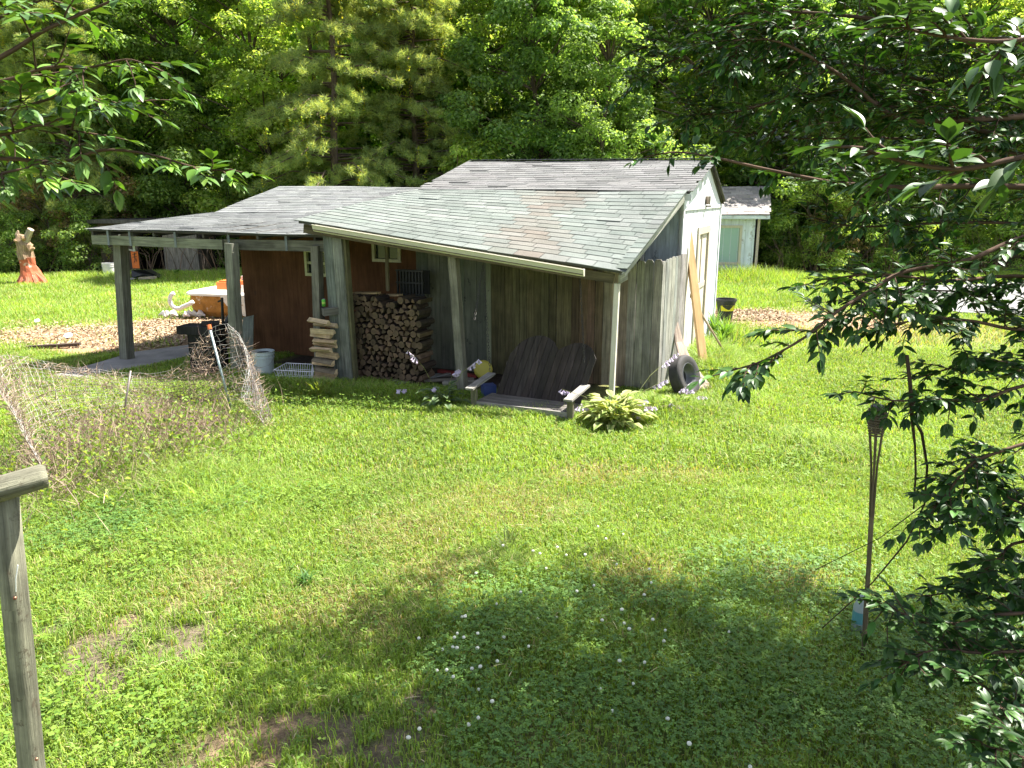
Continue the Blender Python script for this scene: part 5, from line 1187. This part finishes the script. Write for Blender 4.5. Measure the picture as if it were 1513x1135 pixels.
# ---------- foreground crape myrtles ----------
def points(o):
    n = len(o.data.vertices); a = o.data.attributes.new('crease_vert', 'FLOAT', 'POINT'); k = np.zeros(n, dtype=np.float32); k[0::8] = 1; k[3::8] = 1; a.data.foreach_set('value', k)
def grow(paths, leaf, dens, cols, seed, twigL=.35, tdens=9, sub=.5, drop=-.1, spread=1.):
    """paths: lists of (px,py,Y[,skip]) ; returns branch MB and leaf arrays"""
    rr2 = random.Random(seed); m = MB((.13, .085, .06)); C_, D_, N_, L_ = [], [], [], []
    def leaves_on(pts, step, l):
        acc = 0
        for a, b in zip(pts, pts[1:]):
            seg = b - a; n = max(1, int(seg.length / step)); d = seg.normalized()
            sd = d.cross(V(0, 0, 1)); sd = sd.normalized() if sd.length > .01 else V(1, 0, 0)
            for k in range(n):
                p = lerp(a, b, (k + rr2.random() * .6) / n); acc += 1
                for s in (-1, 1):
                    if rr2.random() < .12: continue
                    dd = (d * rr2.uniform(.3, .9) + sd * s * rr2.uniform(.5, 1.1) + V(rr2.uniform(-.3, .3), rr2.uniform(-.3, .3), rr2.uniform(-.35, .35))).normalized()
                    up = V(rr2.uniform(-.5, .5), rr2.uniform(-.5, .5), 1); C_.append(p); D_.append(dd); N_.append(up); L_.append(l * rr2.uniform(.55, 1.2))
        dd = (pts[-1] - pts[-2]).normalized()
        for s in (-.5, 0, .5): C_.append(pts[-1]); D_.append((dd + V(s * dd.y, -s * dd.x, .1)).normalized()); N_.append(V(0, 0, 1)); L_.append(l * rr2.uniform(.8, 1.15))
    def twig(p, d, L, lv):
        n = 4; pts = [p]; dd = d.copy()
        for k in range(n):
            dd = (dd + V(rr2.gauss(0, .16), rr2.gauss(0, .16), rr2.gauss(0, .13) + drop * .35)).normalized(); pts.append(pts[-1] + dd * L / n)
        m.tube(pts, [.0035, .003, .0025, .002, .0012], 4); leaves_on(pts, leaf * .62 / dens, leaf)
        if lv and L > .18:
            for k in range(rr2.randint(1, 3)):
                i = rr2.randint(1, 3); s = rr2.choice((-1, 1)); sd = dd.cross(V(0, 0, 1)); twig(pts[i], (dd * .8 + sd * s * .8 + V(0, 0, rr2.uniform(-.2, .3))).normalized(), L * sub, lv - 1)
    for path, r0, r1, td, tl in paths:
        pts = [at(*q[:3]) for q in path]
        fine = []
        for i in range(len(pts) - 1):
            for k in range(4): fine.append(cr_(pts, (i + k / 4) / (len(pts) - 1)))
        fine.append(pts[-1]); n = len(fine)
        m.tube(fine, [r0 + (r1 - r0) * i / (n - 1) for i in range(n)], 7, rough=.12)
        tot = sum((b - a).length for a, b in zip(fine, fine[1:])); cnt = int(tot * td)
        for k in range(cnt):
            f = (k + rr2.random()) / cnt; i = min(n - 2, int(f * (n - 1))); p = lerp(fine[i], fine[i + 1], rr2.random()); d = (fine[i + 1] - fine[i]).normalized(); sd = d.cross(V(0, 0, 1)).normalized()
            a = rr2.uniform(0, 6.28); side = sd * math.cos(a) * spread + V(0, 0, 1) * math.sin(a) * .75
            twig(p, (d * rr2.uniform(.4, 1.) + side).normalized(), tl * rr2.uniform(.5, 1.15) * (1 - .45 * f), 1)
        twig(fine[-1], (fine[-1] - fine[-2]).normalized(), tl * .6, 1)
    N = len(C_); col = pal(N, cols, v=.3) * np.where(rng.random((N, 1)) < .12, 1.8, 1.)
    arr = leaf_arrays(np.array(C_), np.array(D_), np.array(N_), np.array(L_), np.array(L_) * rng.uniform(.44, .56, N), col, 'six', .28, .22)
    return m, arr, N
GL = [(.026, .07, .012), (.034, .085, .015), (.02, .055, .014), (.05, .11, .018)]
e = empty('crape_myrtle', V(5.2, 4.2, 0), 'dark glossy-leaved tree reaching in from the right over the lawn and torch', 'tree')
P1 = [
 ([(1640, 150, 4.4), (1513, 172, 4.4), (1400, 178, 4.3), (1320, 172, 4.3), (1240, 110, 4.3), (1150, 62, 4.3), (1085, 60, 4.3)], .02, .004, 14, .5),
 ([(1640, 280, 3.9), (1450, 275, 3.9), (1330, 277, 3.8), (1230, 270, 3.8)], .018, .009, 9, .3),
 ([(1230, 270, 3.8), (1140, 252, 3.8), (1060, 234, 3.8), (1000, 225, 3.8), (955, 232, 3.8)], .009, .003, 4, .10),
 ([(1640, 40, 4.6), (1450, 60, 4.6), (1300, 30, 4.5), (1180, 18, 4.5), (1090, 20, 4.5)], .018, .004, 16, .5),
 ([(1640, 110, 5.0), (1450, 130, 5.0), (1280, 100, 5.), (1130, 75, 5.), (1030, 78, 5.), (960, 105, 5.)], .018, .003, 15, .5),
 ([(1640, 210, 4.6), (1480, 200, 4.6), (1350, 165, 4.6), (1200, 140, 4.6), (1090, 165, 4.6), (1020, 170, 4.6)], .016, .003, 15, .45),
 ([(1640, 235, 5.2), (1480, 225, 5.2), (1330, 205, 5.2), (1180, 205, 5.2), (1110, 195, 5.2)], .014, .003, 15, .45),
 ([(1640, 320, 3.6), (1513, 350, 3.6), (1430, 384, 3.5), (1335, 402, 3.4), (1285, 430, 3.3), (1235, 462, 3.2), (1190, 498, 3.1), (1130, 532, 3.1), (1090, 545, 3.1)], .013, .003, 11, .26),
 ([(1640, 345, 4.6), (1500, 330, 4.5), (1380, 330, 4.5), (1270, 335, 4.4), (1215, 325, 4.4)], .012, .003, 12, .3),
 ([(1640, 420, 3.8), (1500, 408, 3.8), (1400, 415, 3.7), (1300, 405, 3.6), (1225, 412, 3.6)], .012, .003, 13, .28),
 ([(1640, 470, 3.6), (1513, 487, 3.6), (1440, 475, 3.5), (1370, 470, 3.5), (1310, 478, 3.5), (1270, 440, 3.5)], .010, .003, 13, .26),
 ([(1640, 520, 4.), (1540, 500, 4.), (1460, 440, 4.), (1400, 430, 4.), (1340, 430, 4.)], .010, .003, 13, .28),
 ([(1640, 560, 3.4), (1513, 570, 3.4), (1450, 592, 3.4), (1390, 590, 3.4), (1320, 592, 3.4), (1270, 580, 3.3)], .010, .003, 12, .22),
 ([(1640, 530, 3.6), (1513, 540, 3.6), (1440, 530, 3.6), (1400, 545, 3.6), (1370, 555, 3.6)], .009, .003, 13, .24),
 ([(1640, 640, 3.2), (1540, 650, 3.2), (1470, 670, 3.2), (1430, 690, 3.2), (1395, 735, 3.2), (1360, 765, 3.2)], .010, .003, 14, .24),
 ([(1640, 700, 3.4), (1540, 720, 3.4), (1470, 750, 3.4), (1420, 770, 3.4)], .010, .003, 15, .28),
 ([(1640, 780, 3.2), (1560, 760, 3.2), (1500, 740, 3.2), (1450, 712, 3.2)], .010, .003, 14, .26),
 ([(1640, 820, 3.2), (1513, 800, 3.2), (1470, 830, 3.2), (1420, 870, 3.2), (1370, 880, 3.2)], .009, .003, 12, .22),
 ([(1640, 900, 3.0), (1540, 905, 3.), (1460, 910, 3.), (1390, 925, 3.), (1330, 905, 3.), (1300, 895, 3.)], .010, .003, 15, .22),
 ([(1640, 960, 2.9), (1540, 960, 2.9), (1450, 965, 2.9), (1380, 960, 2.9), (1330, 985, 2.9)], .010, .003, 15, .24),
 ([(1640, 1060, 2.8), (1540, 1050, 2.8), (1480, 1030, 2.8), (1430, 1000, 2.8)], .010, .003, 17, .26),
 ([(1640, 870, 3.3), (1560, 850, 3.3), (1513, 862, 3.3), (1480, 890, 3.3)], .010, .003, 14, .24),
 ([(1640, 1180, 2.5), (1540, 1130, 2.5), (1450, 1100, 2.5)], .01, .003, 18, .24),
]
P1 = [(p, a, b, td * 1.9, tl * 1.1) for p, a, b, td, tl in P1]
m, a1, n1_ = grow(P1, .066, 1.15, GL, 4, spread=1.)
for k, v in enumerate(TWIGS.v): pass
b0n = len(m.v); m.v += TWIGS.v; m.f += [tuple(i + b0n for i in f) for f in TWIGS.f]; m.uv += TWIGS.uv; m.c += TWIGS.c
# trunks out of the frame
root = V(5.2, 4.2, 0)
for k, (tx, ty, tz) in enumerate(((4.3, 4.5, 3.6), (5.0, 5.0, 4.6), (5.6, 3.8, 5.2), (4.6, 3.8, 2.2))):
    m.tube([root + V(.1 * k, 0, -.1), root + V(.05 * k, .1 * k, 1.2), lerp(root, V(tx, ty, tz), .6) + V(.2, 0, .3), V(tx, ty, tz)], [.07, .06, .045, .03], 8, rough=.1)
m.tube([V(4.6, 3.8, 2.2), V(3.6, 3.6, 1.9), at(1640, 900, 3.0)], [.03, .02, .01], 6); m.tube([V(4.3, 4.5, 3.6), at(1640, 280, 3.9)], [.03, .018], 6); m.tube([V(4.3, 4.5, 3.6), at(1640, 520, 4.)], [.03, .012], 6)
# overhead crown that shades the lawn: limbs and leaf masses above the view
shade = [(400, 960), (520, 930), (600, 880), (680, 840), (740, 830), (820, 880), (900, 930), (980, 900), (1050, 860), (1130, 880), (1200, 900), (1280, 930), (560, 1010), (660, 960), (760, 940), (860, 980), (960, 980), (1060, 960), (1160, 970), (1260, 1000), (1360, 960), (450, 1050), (620, 1060), (760, 1040), (900, 1060), (1040, 1050), (1180, 1060), (1320, 1060), (1450, 1000), (340, 1090), (480, 1120), (700, 1120), (850, 1130), (1000, 1130), (1200, 1140), (1400, 1130), (1500, 1080), (560, 950), (1400, 930), (1480, 930),(420, 1010)]
parts = []
for (px, py) in shade:
    g_ = gp(px, py); zc = 5.6 + random.uniform(-.5, .8); c = g_ + SUN * (zc / SUN.z); n_ = random.randint(250, 430); s = .45 if py < 1000 else .55
    if py < 900: n_ = random.randint(100, 190); s = .36
    parts.append(tufted_clump(n_, np.array(c), np.array([s, s, s * .6]), .075, pal(n_, GL, v=.2), wl=.5))
    b_ = V(5.0, 4.6, 4.4); m.tube([b_, lerp(b_, c, .5) + V(0, 0, .3), c], [.025, .015, .005], 5)
# crown above the right-hand branches
for k in range(60):
    c = V(random.uniform(2.6, 7.0), random.uniform(3.2, 7.4), random.uniform(4.9, 7.0)); c.z = max(c.z, 3.1 + c.y * .235 + .45)
    parts.append(tufted_clump(380, np.array(c), np.array([.5, .5, .32]), .075, pal(380, GL, v=.2), wl=.5))
MAIN = m
v, t, q, c = a1; o = arr_mesh('foliage', v, t, c, 'glossy', e, quads=q, smooth=True); points(o); b_ = o.modifiers.new('Subdivision', 'SUBSURF'); b_.levels = b_.render_levels = 1
v, t, q, c = join(parts); arr_mesh('crown', v, t, c, 'glossy', e, quads=q)
# near spray with large leaves, top right
m, a2, n2_ = grow([([(1640, 215, 1.30), (1513, 232, 1.28), (1420, 250, 1.26), (1340, 240, 1.25), (1290, 225, 1.25)], .006, .002, 26, .13), ([(1640, 30, 1.7), (1500, 60, 1.7), (1400, 55, 1.7), (1330, 40, 1.7)], .006, .002, 24, .14), ([(1640, 150, 2.2), (1513, 110, 2.2), (1440, 70, 2.2)], .006, .002, 26, .2)], .058, 1., [(.04, .09, .022), (.055, .11, .03)], 9)
b0n = len(MAIN.v); MAIN.v += m.v; MAIN.f += [tuple(i + b0n for i in f) for f in m.f]; MAIN.uv += m.uv; MAIN.c += m.c; MAIN.build('branches', 'bark', e, smooth=True); v, t, q, c = a2; o = arr_mesh('near_foliage', v, t, c, 'glossy', e, quads=q, smooth=True); points(o); b_ = o.modifiers.new('Subdivision', 'SUBSURF'); b_.levels = b_.render_levels = 2
# left tree
e = empty('crape_myrtle', V(-3.6, 1.2, 0), 'sunlit glossy-leaved branches reaching in from the left, above the wire fencing', 'tree')
GLL = [(.07, .145, .022), (.09, .17, .026), (.055, .12, .025), (.12, .2, .03)]  # lighter than the right tree's leaves, sunlight put into the colour
P2 = [
 ([(-140, 150, 2.3), (0, 85, 2.3), (60, 48, 2.3), (110, 25, 2.3), (180, -5, 2.3)], .008, .003, 8, .22),
 ([(-140, 40, 2.4), (-20, 30, 2.4), (40, 10, 2.4), (80, -10, 2.4)], .006, .002, 12, .24),
 ([(-140, 130, 2.5), (0, 120, 2.5), (70, 100, 2.5), (130, 100, 2.5), (185, 88, 2.5), (215, 95, 2.5)], .007, .002, 14, .24),
 ([(-140, 170, 2.6), (20, 160, 2.6), (110, 135, 2.6), (150, 150, 2.6), (190, 150, 2.6)], .006, .002, 14, .24),
 ([(-140, 240, 2.5), (0, 234, 2.5), (90, 240, 2.5), (150, 222, 2.5), (220, 228, 2.5), (290, 248, 2.5), (330, 252, 2.5)], .008, .002, 10, .16),
 ([(-140, 210, 2.4), (0, 200, 2.4), (60, 185, 2.4), (120, 195, 2.4)], .006, .002, 14, .22),
 ([(-140, 290, 2.3), (-20, 262, 2.3), (40, 250, 2.3), (90, 262, 2.3)], .006, .002, 8, .14)]
P2 = [(p, a, b, td * 1.2, tl) for p, a, b, td, tl in P2]
m, a3, n3_ = grow(P2, .062, 1.1, GLL, 14); root = V(-3.6, 1.2, 0)
m.tube([root, root + V(.2, .1, 2), at(-140, 240, 2.5)], [.06, .04, .009], 8); m.tube([root + V(.2, .1, 2), root + V(.4, .3, 3.4), at(-140, 130, 2.5)], [.05, .03, .008], 7); m.tube([root + V(.4, .3, 3.4), at(-140, 40, 2.4)], [.03, .006], 6); m.tube([root + V(.4, .3, 3.4), at(-140, 290, 2.3)], [.02, .006], 6)
m.build('branches', 'bark', e, smooth=True); v, t, q, c = a3; o = arr_mesh('foliage', v, t, c, 'glossy', e, quads=q, smooth=True); points(o); b_ = o.modifiers.new('Subdivision', 'SUBSURF'); b_.levels = b_.render_levels = 1
print('leaves', n1_, n2_, n3_)
